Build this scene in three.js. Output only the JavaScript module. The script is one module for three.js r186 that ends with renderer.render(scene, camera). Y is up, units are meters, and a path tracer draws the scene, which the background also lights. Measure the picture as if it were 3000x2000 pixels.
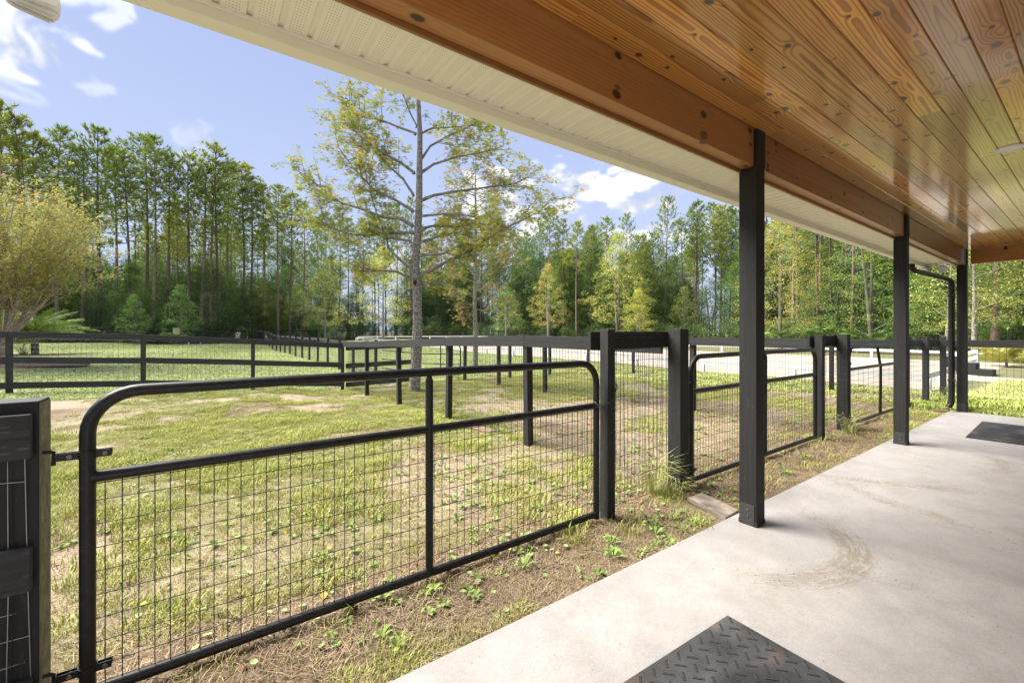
import * as THREE from 'three';
import { mergeGeometries } from 'three/addons/utils/BufferGeometryUtils.js';
import { RoundedBoxGeometry } from 'three/addons/geometries/RoundedBoxGeometry.js';

// ---------------------------------------------------------------- camera, sky, sun, exposure
// World: y up, metres. The porch runs along -z; the yard lies towards -x; the camera stands at x = z = 0.
const scene = new THREE.Scene();
const camera = new THREE.PerspectiveCamera(2 * Math.atan(1000 / 1255) * 180 / Math.PI, 3000 / 2000, 0.05, 2000);
camera.position.set(0, 1.5, 0);
camera.rotation.y = Math.atan2(1759, 1255);
camera.setViewOffset(3000, 2000, 0, 26, 3000, 2000);     // shifted lens: verticals stay upright
camera.updateProjectionMatrix();

const renderer = new THREE.WebGLRenderer({ antialias: true });
renderer.toneMapping = THREE.LinearToneMapping;
renderer.toneMappingExposure = 4.45;
renderer.shadowMap.enabled = true;

const SUN = new THREE.Vector3(-0.45, 0.79, 0.42).normalize();
const sun = new THREE.DirectionalLight(new THREE.Color(1.0, 0.95, 0.86), 2.8);
sun.position.copy(SUN).multiplyScalar(120);
sun.castShadow = true;
sun.shadow.radius = 72;                                   // sun veiled by thin bright cloud: a wide soft source
sun.shadow.mapSize.set(4096, 4096);
Object.assign(sun.shadow.camera, { left: -80, right: 80, top: 80, bottom: -80, near: 1, far: 300 });
scene.add(sun, sun.target);

// ---- noise
function hash(i, j, k = 0) {
  let h = (i * 374761393 + j * 668265263 + k * 1274126177) | 0;
  h = Math.imul(h ^ (h >>> 13), 1274126177); h ^= h >>> 16;
  return (h >>> 0) / 4294967296;
}
const fade = t => t * t * (3 - 2 * t), lerp = (a, b, t) => a + (b - a) * t;
function vn(x, y, s = 0) {
  const i = Math.floor(x), j = Math.floor(y), u = fade(x - i), v = fade(y - j);
  return lerp(lerp(hash(i, j, s), hash(i + 1, j, s), u), lerp(hash(i, j + 1, s), hash(i + 1, j + 1, s), u), v);
}
function fbm(x, y, s = 0, o = 4) { let a = 0, w = 0.5, n = 0; for (let k = 0; k < o; k++) { a += w * vn(x, y, s + k * 17); n += w; w *= 0.5; x = x * 2.03 + 13.7; y = y * 2.03 + 7.1; } return a / n; }
function vn3(x, y, z, s = 0) { const k = Math.floor(z), w = fade(z - k); return lerp(vn(x, y, s + k * 101), vn(x, y, s + (k + 1) * 101), w); }
function fbm3(x, y, z, s = 0, o = 5) { let a = 0, w = 0.5, n = 0; for (let k = 0; k < o; k++) { a += w * vn3(x, y, z, s + k * 31); n += w; w *= 0.52; x = x * 2.02 + 3.1; y = y * 2.02 + 1.7; z = z * 2.02 + 5.3; } return a / n; }
const sstep = (a, b, x) => { const t = Math.min(1, Math.max(0, (x - a) / (b - a))); return t * t * (3 - 2 * t); };
function rng(seed) { let s = seed >>> 0; return () => { s = (s + 0x6D2B79F5) | 0; let t = Math.imul(s ^ (s >>> 15), 1 | s); t = (t + Math.imul(t ^ (t >>> 7), 61 | t)) ^ t; return ((t ^ (t >>> 14)) >>> 0) / 4294967296; }; }

// ---- sky: pale periwinkle air, scattered fair-weather clouds (air and clouds only)
{
  const W = 2048, Hh = 1024, data = new Float32Array(W * Hh * 4);
  // fair-weather cumulus low over the wood, thin wisps higher up
  const dirOf = (az, el) => [Math.cos(el) * Math.cos(az), Math.sin(el), Math.cos(el) * Math.sin(az)];
  const az0 = (x, z) => Math.atan2(z, x);
  const clumps = [   // azimuth, elevation, half width, half height (radians), strength
    [az0(-0.80, -0.60), 0.275, 0.10, 0.075, 1.0], [az0(-0.73, -0.69), 0.30, 0.075, 0.06, 1.0], [az0(-0.60, -0.80), 0.285, 0.11, 0.085, 1.0],
    [az0(-0.975, 0.225), 0.415, 0.05, 0.026, 0.85], [az0(-0.963, 0.27), 0.45, 0.06, 0.03, 0.9], [az0(-0.985, 0.16), 0.53, 0.06, 0.03, 0.6],
    [az0(-0.995, 0.09), 0.60, 0.06, 0.03, 0.55], [az0(-0.998, -0.06), 0.55, 0.04, 0.016, 0.75], [az0(-0.98, 0.15), 0.40, 0.03, 0.015, 0.35],
    [az0(-0.97, 0.02), 0.35, 0.025, 0.035, 0.3],
  ];
  for (let j = 0; j < Hh; j++) {
    const el = ((j + 0.5) / Hh - 0.5) * Math.PI, y = Math.sin(el);
    for (let i = 0; i < W; i++) {
      const az = ((i + 0.5) / W - 0.5) * 2 * Math.PI, [dx, dy, dz] = dirOf(az, el);
      const up = Math.max(0, y), t = Math.pow(up, 0.55);
      let r = lerp(0.190, 0.066, t), g = lerp(0.218, 0.088, t), b = lerp(0.280, 0.170, t);
      if (y < 0) { r = 0.09; g = 0.095; b = 0.07; }
      const s = Math.max(0, dx * SUN.x + dy * SUN.y + dz * SUN.z), au = Math.pow(s, 60) * 0.9 + Math.pow(s, 10) * 0.045;
      r += au * 1.0; g += au * 0.97; b += au * 0.9;
      let c = 0;
      if (y > 0.0) {
        const wx = fbm3(dx * 7, dy * 12, dz * 7, 205, 3) - 0.5, wy = fbm3(dx * 7 + 20, dy * 12, dz * 7, 305, 3) - 0.5, n = fbm3(dx * 17 + 4 + wx * 3.4, dy * 34 + wy * 3.6, dz * 17 + wx * 2.5, 5, 7), n2 = fbm3(dx * 3.2, dy * 6, dz * 3.2 + 9, 77, 5);
        for (const [ca, ce, w, h, st] of clumps) {
          let da = az - ca; if (da > Math.PI) da -= 2 * Math.PI; if (da < -Math.PI) da += 2 * Math.PI;
          const q = (da / w) ** 2 + ((el - ce) / h) ** 2;
          if (q < 6) c = Math.max(c, st * sstep(0.05, 0.75, 0.62 - q * 0.40 + (n - 0.5) * 4.6));
        }
        // the same scattered cloud over the rest of the sky
        c = Math.max(c, 0.85 * sstep(0.60, 0.74, n2 * 0.72 + n * 0.34 - (dx < -0.3 ? 0.10 : 0.0)));
        c *= sstep(0.0, 0.05, y);
        const lit = 0.165 + 0.125 * sstep(0.40, 0.66, n);
        r = lerp(r, lit * 0.97, c * 0.92); g = lerp(g, lit * 0.985, c * 0.92); b = lerp(b, lit * 1.02, c * 0.92);
      }
      const o = (j * W + i) * 4; data[o] = r; data[o + 1] = g; data[o + 2] = b; data[o + 3] = 1;
    }
  }
  const sky = new THREE.DataTexture(data, W, Hh, THREE.RGBAFormat, THREE.FloatType);
  sky.mapping = THREE.EquirectangularReflectionMapping; sky.colorSpace = THREE.LinearSRGBColorSpace;
  sky.magFilter = THREE.LinearFilter; sky.minFilter = THREE.LinearFilter; sky.needsUpdate = true;
  scene.background = sky; scene.environment = sky;
}

// ---------------------------------------------------------------- helpers
const used = {};
function numbered(name) { const n = used[name] = (used[name] ?? -1) + 1; return n ? name + '_' + String(n).padStart(3, '0') : name; }
function tag(o, label, category, group) { o.userData.label = label; o.userData.category = category; if (group) o.userData.group = group; return o; }
function thing(name, label, category, pos = [0, 0, 0], turn = 0, group) {
  const o = new THREE.Group(); o.name = numbered(name); o.position.set(...pos); o.rotation.y = turn; scene.add(o);
  return tag(o, label, category, group);
}
function part(name, geo, mat, parent, pos) { const m = new THREE.Mesh(geo, mat); m.name = name; if (pos) m.position.set(...pos); parent.add(m); return m; }
function solo(name, geo, mat, label, category, group, pos) { const m = part(numbered(name), geo, mat, scene, pos); return tag(m, label, category, group); }
function struct(name, geo, mat) { const m = part(numbered(name), geo, mat, scene); m.userData.kind = 'structure'; return m; }
function copyOf(o, label, pos, turn, group) { const c = o.clone(); c.name = numbered(o.name.replace(/_\d{3}$/, '')); c.userData = { ...o.userData, label }; if (group) c.userData.group = group; c.position.set(...pos); c.rotation.y = turn ?? 0; scene.add(c); return c; }
const V = (x, y, z) => new THREE.Vector3(x, y, z);
function box(w, h, d, x = 0, y = 0, z = 0) { const g = new THREE.BoxGeometry(w, h, d); g.translate(x, y, z); return g; }
function rbox(w, h, d, r, x = 0, y = 0, z = 0) { const g = new RoundedBoxGeometry(w, h, d, 1, r); g.translate(x, y, z); return g; }
// a bar from p to q, h tall and w thick, its long side upright; uv in metres along the bar
function bar(p, q, w, h, r = 0.003) {
  const d = q.clone().sub(p), L = d.length(), g = r ? new RoundedBoxGeometry(w, h, L, 1, Math.min(r, w * 0.4, h * 0.4)) : new THREE.BoxGeometry(w, h, L);
  const pa = g.attributes.position, na = g.attributes.normal, uv = new Float32Array(pa.count * 2), s = (p.x * 7.3 + p.z * 3.1 + p.y * 5.7) % 1;
  for (let i = 0; i < pa.count; i++) { const side = Math.abs(na.getX(i)) > 0.5; uv[2 * i] = pa.getZ(i) * 0.5 + s; uv[2 * i + 1] = (side ? pa.getY(i) : pa.getX(i)) * 1.5 + s * 3; }
  g.setAttribute('uv', new THREE.BufferAttribute(uv, 2));
  const m = new THREE.Matrix4().lookAt(d.clone().normalize(), V(0, 0, 0), V(0, 1, 0)); m.setPosition(p.clone().add(q).multiplyScalar(0.5));
  return g.applyMatrix4(m);
}
// upright timber: foot at y0, head at y1
function timber(w, d, y0, y1, r = 0.004, x = 0, z = 0) {
  const g = new RoundedBoxGeometry(w, y1 - y0, d, 1, r), pa = g.attributes.position, na = g.attributes.normal, uv = new Float32Array(pa.count * 2);
  for (let i = 0; i < pa.count; i++) { const side = Math.abs(na.getX(i)) > 0.5; uv[2 * i] = pa.getY(i) * 0.5 + (side ? 0.37 : 0); uv[2 * i + 1] = (side ? pa.getZ(i) : pa.getX(i)) * 1.5; }
  g.setAttribute('uv', new THREE.BufferAttribute(uv, 2)); g.translate(x, (y0 + y1) / 2, z); return g;
}
// tapered tube through points
function tube(pts, radii, seg = 6, cap = true) {
  const n = pts.length, P = [], N = [], U = [], I = []; let up = V(0, 0, 0), len = 0, prev = null;
  for (let i = 0; i < n; i++) {
    const t = (i < n - 1 ? pts[i + 1].clone().sub(pts[i]) : pts[i].clone().sub(pts[i - 1])); if (i > 0 && i < n - 1) t.normalize().add(pts[i].clone().sub(pts[i - 1]).normalize()); t.normalize();
    if (!prev) { prev = Math.abs(t.y) < 0.9 ? V(0, 1, 0) : V(1, 0, 0); } else len += pts[i].distanceTo(pts[i - 1]);
    const a = prev.clone().addScaledVector(t, -prev.dot(t)).normalize(); prev = a; const b = t.clone().cross(a), r = Array.isArray(radii) ? radii[i] : radii;
    for (let k = 0; k <= seg; k++) { const f = k / seg * Math.PI * 2, c = Math.cos(f), s = Math.sin(f), nx = a.x * c + b.x * s, ny = a.y * c + b.y * s, nz = a.z * c + b.z * s; P.push(pts[i].x + nx * r, pts[i].y + ny * r, pts[i].z + nz * r); N.push(nx, ny, nz); U.push(k / seg * Math.max(0.25, Math.round(r * 8) * 0.5), len); }
  }
  const w = seg + 1; for (let i = 0; i < n - 1; i++) for (let k = 0; k < seg; k++) { const o = i * w + k; I.push(o, o + 1, o + w, o + 1, o + w + 1, o + w); }
  if (cap) for (const [i, dir] of [[0, -1], [n - 1, 1]]) { const c = P.length / 3, t = (i ? pts[i].clone().sub(pts[i - 1]) : pts[1].clone().sub(pts[0])).normalize().multiplyScalar(dir); P.push(pts[i].x, pts[i].y, pts[i].z); N.push(t.x, t.y, t.z); U.push(0, 0); for (let k = 0; k <= seg; k++) { const o = (i * w + k) * 3; P.push(P[o], P[o + 1], P[o + 2]); N.push(t.x, t.y, t.z); U.push(0, 0); } for (let k = 0; k < seg; k++) { dir > 0 ? I.push(c, c + 1 + k, c + 2 + k) : I.push(c, c + 2 + k, c + 1 + k); } }
  const g = new THREE.BufferGeometry(); g.setAttribute('position', new THREE.Float32BufferAttribute(P, 3)); g.setAttribute('normal', new THREE.Float32BufferAttribute(N, 3)); g.setAttribute('uv', new THREE.Float32BufferAttribute(U, 2)); g.setIndex(I); return g;
}
const rod = (p, q, r, seg = 6) => tube([p, q], [r, r], seg);
// faces collected with colours
class Faces {
  constructor() { this.p = []; this.c = []; }
  tri(a, b, c, col) { this.p.push(a[0], a[1], a[2], b[0], b[1], b[2], c[0], c[1], c[2]); for (let k = 0; k < 3; k++) this.c.push(col[0], col[1], col[2]); }
  geo() { const g = new THREE.BufferGeometry(); g.setAttribute('position', new THREE.Float32BufferAttribute(this.p, 3)); g.setAttribute('color', new THREE.Float32BufferAttribute(this.c, 3)); g.computeVertexNormals(); return g; }
}
function canvasTex(w, h, draw, srgb = true) {
  const c = document.createElement('canvas'); c.width = w; c.height = h; draw(c.getContext('2d'), w, h);
  const t = new THREE.CanvasTexture(c); t.wrapS = t.wrapT = THREE.RepeatWrapping; if (srgb) t.colorSpace = THREE.SRGBColorSpace; return t;
}
function dataTex(w, h, fn, srgb = true) {
  const d = new Uint8Array(w * h * 4), o = [0, 0, 0];
  for (let j = 0; j < h; j++) for (let i = 0; i < w; i++) { fn(i, j, o); const k = (j * w + i) * 4; d[k] = Math.max(0, Math.min(255, o[0])); d[k + 1] = Math.max(0, Math.min(255, o[1])); d[k + 2] = Math.max(0, Math.min(255, o[2])); d[k + 3] = 255; }
  const t = new THREE.DataTexture(d, w, h, THREE.RGBAFormat); t.magFilter = THREE.LinearFilter; t.minFilter = THREE.LinearMipmapLinearFilter; t.generateMipmaps = true; t.wrapS = t.wrapT = THREE.RepeatWrapping; if (srgb) t.colorSpace = THREE.SRGBColorSpace; t.needsUpdate = true; return t;
}
const lin = (r, g, b) => new THREE.Color().setRGB(r, g, b);
// ---------------------------------------------------------------- materials
// pine boards: eight different boards side by side in one sheet (u: 4 m of length, v: eight board widths)
function pineSheet(seed, W, H, boards, len, wid, pale, dark, knotTone, ringM, redness = 0, kScale = 1) {
  const R = rng(seed), B = [];
  for (let b = 0; b < boards; b++) {
    const knots = []; let x = 0.1 + R() * 0.5; while (x < len) { knots.push([x, (R() - 0.5) * wid * 0.8, (0.007 + R() * R() * 0.016) * kScale, R() < 0.7 ? 1 : 0.45]); if (kScale > 1) for (let q = 0; q < 2; q++) if (R() < 0.6) knots.push([x + (R() - 0.5) * 0.03, (R() - 0.5) * wid * 0.9, (0.006 + R() * 0.012) * kScale, 1]); x += (0.16 + R() * R() * 1.5) * (kScale > 1 ? 0.8 : 1); }
    B.push({ knots, y0: (R() - 0.5) * wid * 0.9, d0: 0.006 + R() * 0.02, amp: 0.012 + R() * 0.028, fr: 0.5 + R() * 1.0, ring: ringM * (0.75 + R() * 0.7), tone: 0.76 + R() * 0.36, red: R(), wob: 0.002 + R() * R() * 0.012, sd: seed * 13 + b * 57 });
  }
  const px = len / W, rows = H / boards;
  return dataTex(W, H, (i, j, o) => {
    const bi = Math.min(boards - 1, Math.floor(j / rows)), b = B[bi], x = i * px, y = ((j - bi * rows) / rows - 0.5) * wid;
    let yy = y + (fbm(x * 1.6, y * 14, b.sd, 3) - 0.5) * 0.03, d = b.d0 + (vn(x * b.fr, 0.5, b.sd + 3)) * b.amp + (vn(x * b.fr * 3.1, y * 8, b.sd + 5) - 0.5) * b.wob * 1.6, kn = 0, kr = 0;
    for (const [kx, ky, r, hard] of b.knots) {
      const ex = (x - kx), ey = (y - ky); if (Math.abs(ex) > 0.14) continue;
      const q = Math.sqrt((ex * 0.62) ** 2 + ey * ey), w = Math.exp(-((ex / (r * 4.2)) ** 2) - ((ey / (r * 2.6)) ** 2));
      d += w * r * 1.6; yy += w * Math.sign(ey || 1) * r * 0.5;
      const rim = r * (0.9 + 0.25 * vn(Math.atan2(ey, ex) * 2 + 9, r * 900, b.sd));
      if (q < rim) kn = Math.max(kn, hard * sstep(1.0, 0.72, q / rim)); if (q < rim * 1.55) kr = Math.max(kr, 0.6 * sstep(1.55, 0.9, q / rim));
    }
    const rr = Math.sqrt((yy - b.y0) ** 2 + d * d) + (fbm(x * 9, y * 60, b.sd + 9, 2) - 0.5) * 0.0022, f = (rr / b.ring) % 1;
    let late = sstep(0.42, 0.86, f) * sstep(1.0, 0.93, f); late = late * (0.62 + 0.38 * vn(x * 3, y * 30, b.sd + 4));
    const fib = (vn(x * 26, y * 900, b.sd + 2) - 0.5) * 0.10 + (fbm(x * 0.9, y * 7, b.sd + 8, 3) - 0.5) * 0.22;
    const t = b.tone * (1 + fib), a = late * 0.86;
    for (let c = 0; c < 3; c++) { let v = lerp(pale[c], dark[c], a) * t; if (c === 1) v *= 1 - 0.07 * b.red - redness * 0.05; if (c === 2) v *= 1 - 0.16 * b.red; v = lerp(v, dark[c] * 0.86, kr); v = lerp(v, knotTone[c], kn * 0.92); o[c] = v; }
  });
}
const pineA = pineSheet(11, 2048, 1024, 8, 4, 0.13, [218, 168, 88], [142, 84, 32], [52, 32, 18], 0.0125);
const pineB = pineSheet(47, 2048, 1024, 8, 4, 0.13, [212, 156, 76], [132, 76, 28], [48, 30, 18], 0.0105);
const beamTex = pineSheet(91, 1024, 512, 4, 4.2, 0.29, [186, 132, 74], [168, 112, 60], [40, 22, 13], 0.026, 0.4, 1.35);
const varnish = { roughness: 0.4, clearcoat: 1.0, clearcoatRoughness: 0.11 };
const M = {};
M.pine = [new THREE.MeshPhysicalMaterial({ map: pineA, ...varnish }), new THREE.MeshPhysicalMaterial({ map: pineB, ...varnish }), new THREE.MeshPhysicalMaterial({ map: pineA, color: lin(0.86, 0.78, 0.66), ...varnish }), new THREE.MeshPhysicalMaterial({ map: pineB, color: lin(1.0, 0.95, 0.86), ...varnish })];
M.beam = new THREE.MeshPhysicalMaterial({ map: beamTex, roughness: 0.5, clearcoat: 0.35, clearcoatRoughness: 0.3 });
M.core = new THREE.MeshStandardMaterial({ color: lin(0.05, 0.025, 0.01), roughness: 0.9 });

const grain = dataTex(512, 512, (i, j, o) => { const x = i / 512, y = j / 512, s = (u, v) => fbm(u, v, 3, 4); const a = s(x * 8, y * 90), b = s((x - 1) * 8, y * 90); const v = 118 + 95 * (lerp(a, b, sstep(0.9, 1, x)) - 0.35) + 46 * (fbm(x * 7, y * 7, 31, 4) - 0.5); o[0] = o[1] = o[2] = v; }, false);
const paintVar = dataTex(512, 512, (i, j, o) => { const x = i / 512, y = j / 512, a = fbm(x * 5, y * 36, 8, 4), b = fbm((x - 1) * 5, y * 36, 8, 4), n = lerp(a, b, sstep(0.85, 1, x)); let v = 150 + 80 * (n - 0.5); if (fbm(x * 42, y * 60, 55, 2) > 0.80) v += 60; o[0] = v; o[1] = v; o[2] = v * 0.98; });
M.black = new THREE.MeshStandardMaterial({ color: lin(0.055, 0.055, 0.055), map: paintVar, roughness: 0.8, bumpMap: grain, bumpScale: 0.004 });
M.blackNew = new THREE.MeshStandardMaterial({ color: lin(0.040, 0.038, 0.038), map: paintVar, roughness: 0.72, bumpMap: grain, bumpScale: 0.0025 });
M.blackOld = new THREE.MeshStandardMaterial({ color: lin(0.13, 0.13, 0.13), map: paintVar, roughness: 0.85, bumpMap: grain, bumpScale: 0.006 });
M.mossy = new THREE.MeshStandardMaterial({ color: lin(0.62, 0.58, 0.36), map: paintVar, roughness: 0.85, bumpMap: grain, bumpScale: 0.006 });
M.pipe = new THREE.MeshPhysicalMaterial({ color: lin(0.034, 0.034, 0.035), map: paintVar, roughness: 0.42, specularIntensity: 0.7 });
M.wire = new THREE.MeshStandardMaterial({ color: lin(0.022, 0.021, 0.020), roughness: 0.5 });
M.meshWire = new THREE.MeshStandardMaterial({ color: lin(0.05, 0.05, 0.05), roughness: 0.5, metalness: 0.2 });
M.galv = new THREE.MeshStandardMaterial({ color: lin(0.5, 0.5, 0.5), roughness: 0.4, metalness: 0.8 });
M.steel = new THREE.MeshStandardMaterial({ color: lin(0.16, 0.15, 0.14), roughness: 0.5, metalness: 0.6 });
M.white = new THREE.MeshStandardMaterial({ color: lin(0.80, 0.80, 0.79), roughness: 0.5 });
M.whiteOld = new THREE.MeshStandardMaterial({ color: lin(0.55, 0.56, 0.57), roughness: 0.7 });
M.cream = new THREE.MeshStandardMaterial({ color: lin(0.82, 0.79, 0.65), roughness: 0.42 });
M.siding = new THREE.MeshStandardMaterial({ color: lin(0.80, 0.79, 0.75), roughness: 0.7 });
M.roof = new THREE.MeshStandardMaterial({ color: lin(0.25, 0.25, 0.25), roughness: 0.4, metalness: 0.5 });
const holes = canvasTex(256, 256, (c, w, h) => {
  c.fillStyle = '#ffffff'; c.fillRect(0, 0, w, h); c.fillStyle = '#8b8270';
  for (let k = 0; k < 6; k++) for (let n = 0; n < 5; n++) { c.beginPath(); c.ellipse((0.24 + n * 0.13) * w, (k + 0.5) / 6 * h, w * 0.016, h * 0.026, 0, 0, 7); c.fill(); }
});
M.soffit = new THREE.MeshStandardMaterial({ color: lin(0.85, 0.82, 0.68), map: holes, roughness: 0.45 });
M.rubber = new THREE.MeshStandardMaterial({ color: lin(0.155, 0.155, 0.16), roughness: 0.82, bumpMap: dataTex(256, 256, (i, j, o) => { o[0] = o[1] = o[2] = 255 * hash(i, j, 3); }, false), bumpScale: 0.0012, map: dataTex(512, 512, (i, j, o) => { const n = fbm(i / 70, j / 70, 12, 5), v = 120 + 190 * (n - 0.42) + 30 * (hash(i, j, 9) - 0.5), br = sstep(0.58, 0.75, fbm(i / 60 + 40, j / 60, 71, 4)); o[0] = v * (1 + 0.28 * br); o[1] = v * (1 + 0.08 * br); o[2] = v * (1 - 0.02 * br); }) });
M.stone = new THREE.MeshStandardMaterial({ color: lin(0.62, 0.55, 0.46), roughness: 0.9, map: dataTex(256, 256, (i, j, o) => { const n = fbm(i / 30, j / 30, 4, 5), v = 150 + 140 * (n - 0.45); o[0] = v; o[1] = v * 0.97; o[2] = v * 0.95; }) });
M.brickTone = new THREE.MeshStandardMaterial({ color: lin(0.55, 0.38, 0.30), roughness: 0.9, map: M.stone.map });

// bark, grey scale; each tree tints it
const bark = dataTex(256, 512, (i, j, o) => { const x = i / 256, y = j / 512, w = (u, v) => fbm(u * 46, v * 16, 6, 5), n = lerp(w(x, y), w(x - 1, y), sstep(0.85, 1, x)); const c = Math.abs(n - 0.5) * 2, v = 140 + 105 * sstep(0.0, 0.42, c) * (0.75 + 0.25 * fbm(x * 6, y * 12, 2, 3)); o[0] = v; o[1] = v * 0.985; o[2] = v * 0.97; });
const barkMat = (r, g, b, bs = 0.02) => new THREE.MeshPhysicalMaterial({ color: lin(r, g, b), map: bark, roughness: 0.95, specularIntensity: 0.25, bumpMap: bark, bumpScale: bs });
M.barkPine = [barkMat(0.44, 0.33, 0.26), barkMat(0.52, 0.41, 0.34), barkMat(0.36, 0.27, 0.22)];
M.barkGum = barkMat(0.56, 0.52, 0.46, 0.016);
M.barkPale = barkMat(0.62, 0.58, 0.50, 0.01);
M.barkMyrtle = barkMat(0.74, 0.62, 0.47, 0.004);
M.barkGrey = barkMat(0.36, 0.33, 0.28, 0.01);
const leafMat = (r = 1, g = 1, b = 1, tr = 0) => tr ? new THREE.MeshPhysicalMaterial({ color: lin(r, g, b), vertexColors: true, roughness: 0.9, transmission: tr, thickness: 0, side: THREE.DoubleSide, ior: 1.3 }) : new THREE.MeshPhysicalMaterial({ color: lin(r, g, b), vertexColors: true, roughness: 0.85, specularIntensity: 0.3, side: THREE.DoubleSide });

// soil: thatch, sand grains and roots as fine print on the ground
const soil = canvasTex(1024, 1024, (c, w, h) => {
  const R = rng(5); c.fillStyle = '#b4aca2'; c.fillRect(0, 0, w, h);
  for (let k = 0; k < 2600; k++) { const x = R() * w, y = R() * h, r = 4 + R() * 22, v = R() < 0.5 ? 255 : 40; c.fillStyle = `rgba(${v},${v * 0.96 | 0},${v * 0.9 | 0},${0.02 + R() * 0.06})`; for (const [ox, oy] of [[0, 0], [w, 0], [-w, 0], [0, h], [0, -h]]) { c.beginPath(); c.ellipse(x + ox, y + oy, r, r * (0.4 + R() * 0.6), R() * 3, 0, 7); c.fill(); } }
  for (let k = 0; k < 26000; k++) { const x = R() * w, y = R() * h, a = R() * 6.28, l = 4 + R() * R() * 34, v = R() < 0.55 ? 60 + R() * 60 : 200 + R() * 55; c.strokeStyle = `rgba(${v | 0},${v * 0.93 | 0},${v * 0.82 | 0},${0.25 + R() * 0.5})`; c.lineWidth = 0.7 + R() * 1.3; for (const [ox, oy] of [[0, 0], [w, 0], [-w, 0], [0, h], [0, -h]]) { c.beginPath(); c.moveTo(x + ox, y + oy); c.lineTo(x + ox + Math.cos(a) * l, y + oy + Math.sin(a) * l); c.stroke(); } }
});
M.ground = new THREE.MeshStandardMaterial({ map: soil, vertexColors: true, roughness: 1.0, bumpMap: soil, bumpScale: 0.012 });
M.sand = new THREE.MeshStandardMaterial({ color: lin(0.70, 0.61, 0.50), roughness: 1.0, bumpMap: soil, bumpScale: 0.02, map: dataTex(512, 512, (i, j, o) => { const x = i / 512, y = j / 512, w = (u, v) => fbm(u * 14, v * 60, 14, 5), n = lerp(w(x, y), w(x - 1, y), sstep(0.88, 1, x)), v = 205 + 110 * (n - 0.5); o[0] = v; o[1] = v * 0.985; o[2] = v * 0.965; }) });
// ---------------------------------------------------------------- ground
const GP = [[-1.9, 2, -.04], [-1.9, 0, -.04], [-1.9, -5, -.045], [-1.9, -8, -.05], [-1.9, -12, -.055], [-2.45, -1, -.05], [-2.45, -3, -.045], [-2.45, -7, -.045], [-2.45, -10, -.05], [-4.6, -3.5, -.02], [-4.5, 0, -.04], [-7, -3.5, -.08], [-7, 1, -.05], [-9.6, -3.6, -.16], [-10, 0, -.1], [-12, -3.6, -.24], [-13.94, -3.45, -.3], [-14.16, -1.07, -.13], [-14.6, 1.34, 0], [-15, 4, .08], [-15.5, 8, .15], [-24, 8, .2], [-26, 3, .05], [-21, -5.5, -.38], [-31, -5.3, -.27], [-41, -5, -.22], [-41, 4, .15], [-54, 2.6, .27], [-54, 8.5, .5], [-60, -3, .29], [-5, -7.8, -.04], [-9, -7.45, -.13], [-13.2, -7.4, -.17], [-13.3, -10, -.2], [-13.5, -13.9, -.18], [-8, -13.8, -.15], [-3.3, -17, -.24], [-10, -17.5, -.2], [-16.6, -17.5, -.1], [-22, -17.5, -.1], [-40, -17.5, .1], [-62, -17.5, .3], [-60, -37.5, .3], [-40, -37.5, .05], [-20, -37, -.2], [-2, -37, -.25], [-2.3, -13.8, -.07], [5, -14, -.08], [0, -20, -.22], [5, -40, -.3], [-80, -30, .45], [-80, 10, .6], [-60, 40, .7], [-20, 40, .3], [10, 20, -.05], [-50, -60, .1], [-10, -60, -.2]];
function gy(x, z) {
  let s = 0, w = 0; for (const [a, b, h] of GP) { const q = (a - x) ** 2 + (b - z) ** 2 + 1.2, k = 1 / (q * q); s += k * h; w += k; }
  return s / w;
}
const slabX = -1.81, slabEnd = -11.84;
// how green the ground is (1 lush, 0 bare) and how sandy the bare part is
function cover(x, z) {
  const n = fbm(x * 0.9, z * 0.9, 21, 4), n2 = fbm(x * 0.33 + 5, z * 0.33, 61, 3), n3 = fbm(x * 2.7, z * 2.7, 91, 3);
  let green, sandy, lush = 0;
  if (x > -15 && x < 8 && z > -14.2 && z < 6) {
    green = sstep(0.475, 0.63, n * 0.62 + n2 * 0.30 + n3 * 0.12 + 0.09 * sstep(-3.5, -7, x) + 0.0);
    sandy = sstep(0.28, 0.52, fbm(x * 1.1 + 9, z * 1.1, 35, 4)) * sstep(-2.7, -3.4, x);
    if (z < -4 && z > -6.6 && x < -6 && x > -9.6) { const q = sstep(0.45, 0.6, fbm(x * 1.6, z * 1.6, 17, 3)); green *= 1 - 0.9 * q; sandy = Math.max(sandy, q); }
    if (x > -2.75) { green = sstep(0.62, 0.76, fbm(x * 1.7, z * 1.7, 43, 3) + 0.08 * sstep(-6, -12, z)) * lerp(0.45, 1, sstep(-1.6, -3, z)); sandy = 0.25 * sstep(0.55, 0.7, fbm(x * 2, z * 2, 48, 3)); }
    else if (x > -5.2) green *= lerp(0.5, 1, sstep(-3.6, -5.2, x));
  } else { lush = 1; green = 0.88 + 0.12 * n; sandy = sstep(0.62, 0.75, n2); if (z < -12 && z > -18.5 && x > -16) { green = 0.55 + 0.45 * sstep(0.35, 0.55, n); lush = 0.4; } }
  return [green, sandy, lush];
}
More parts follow.
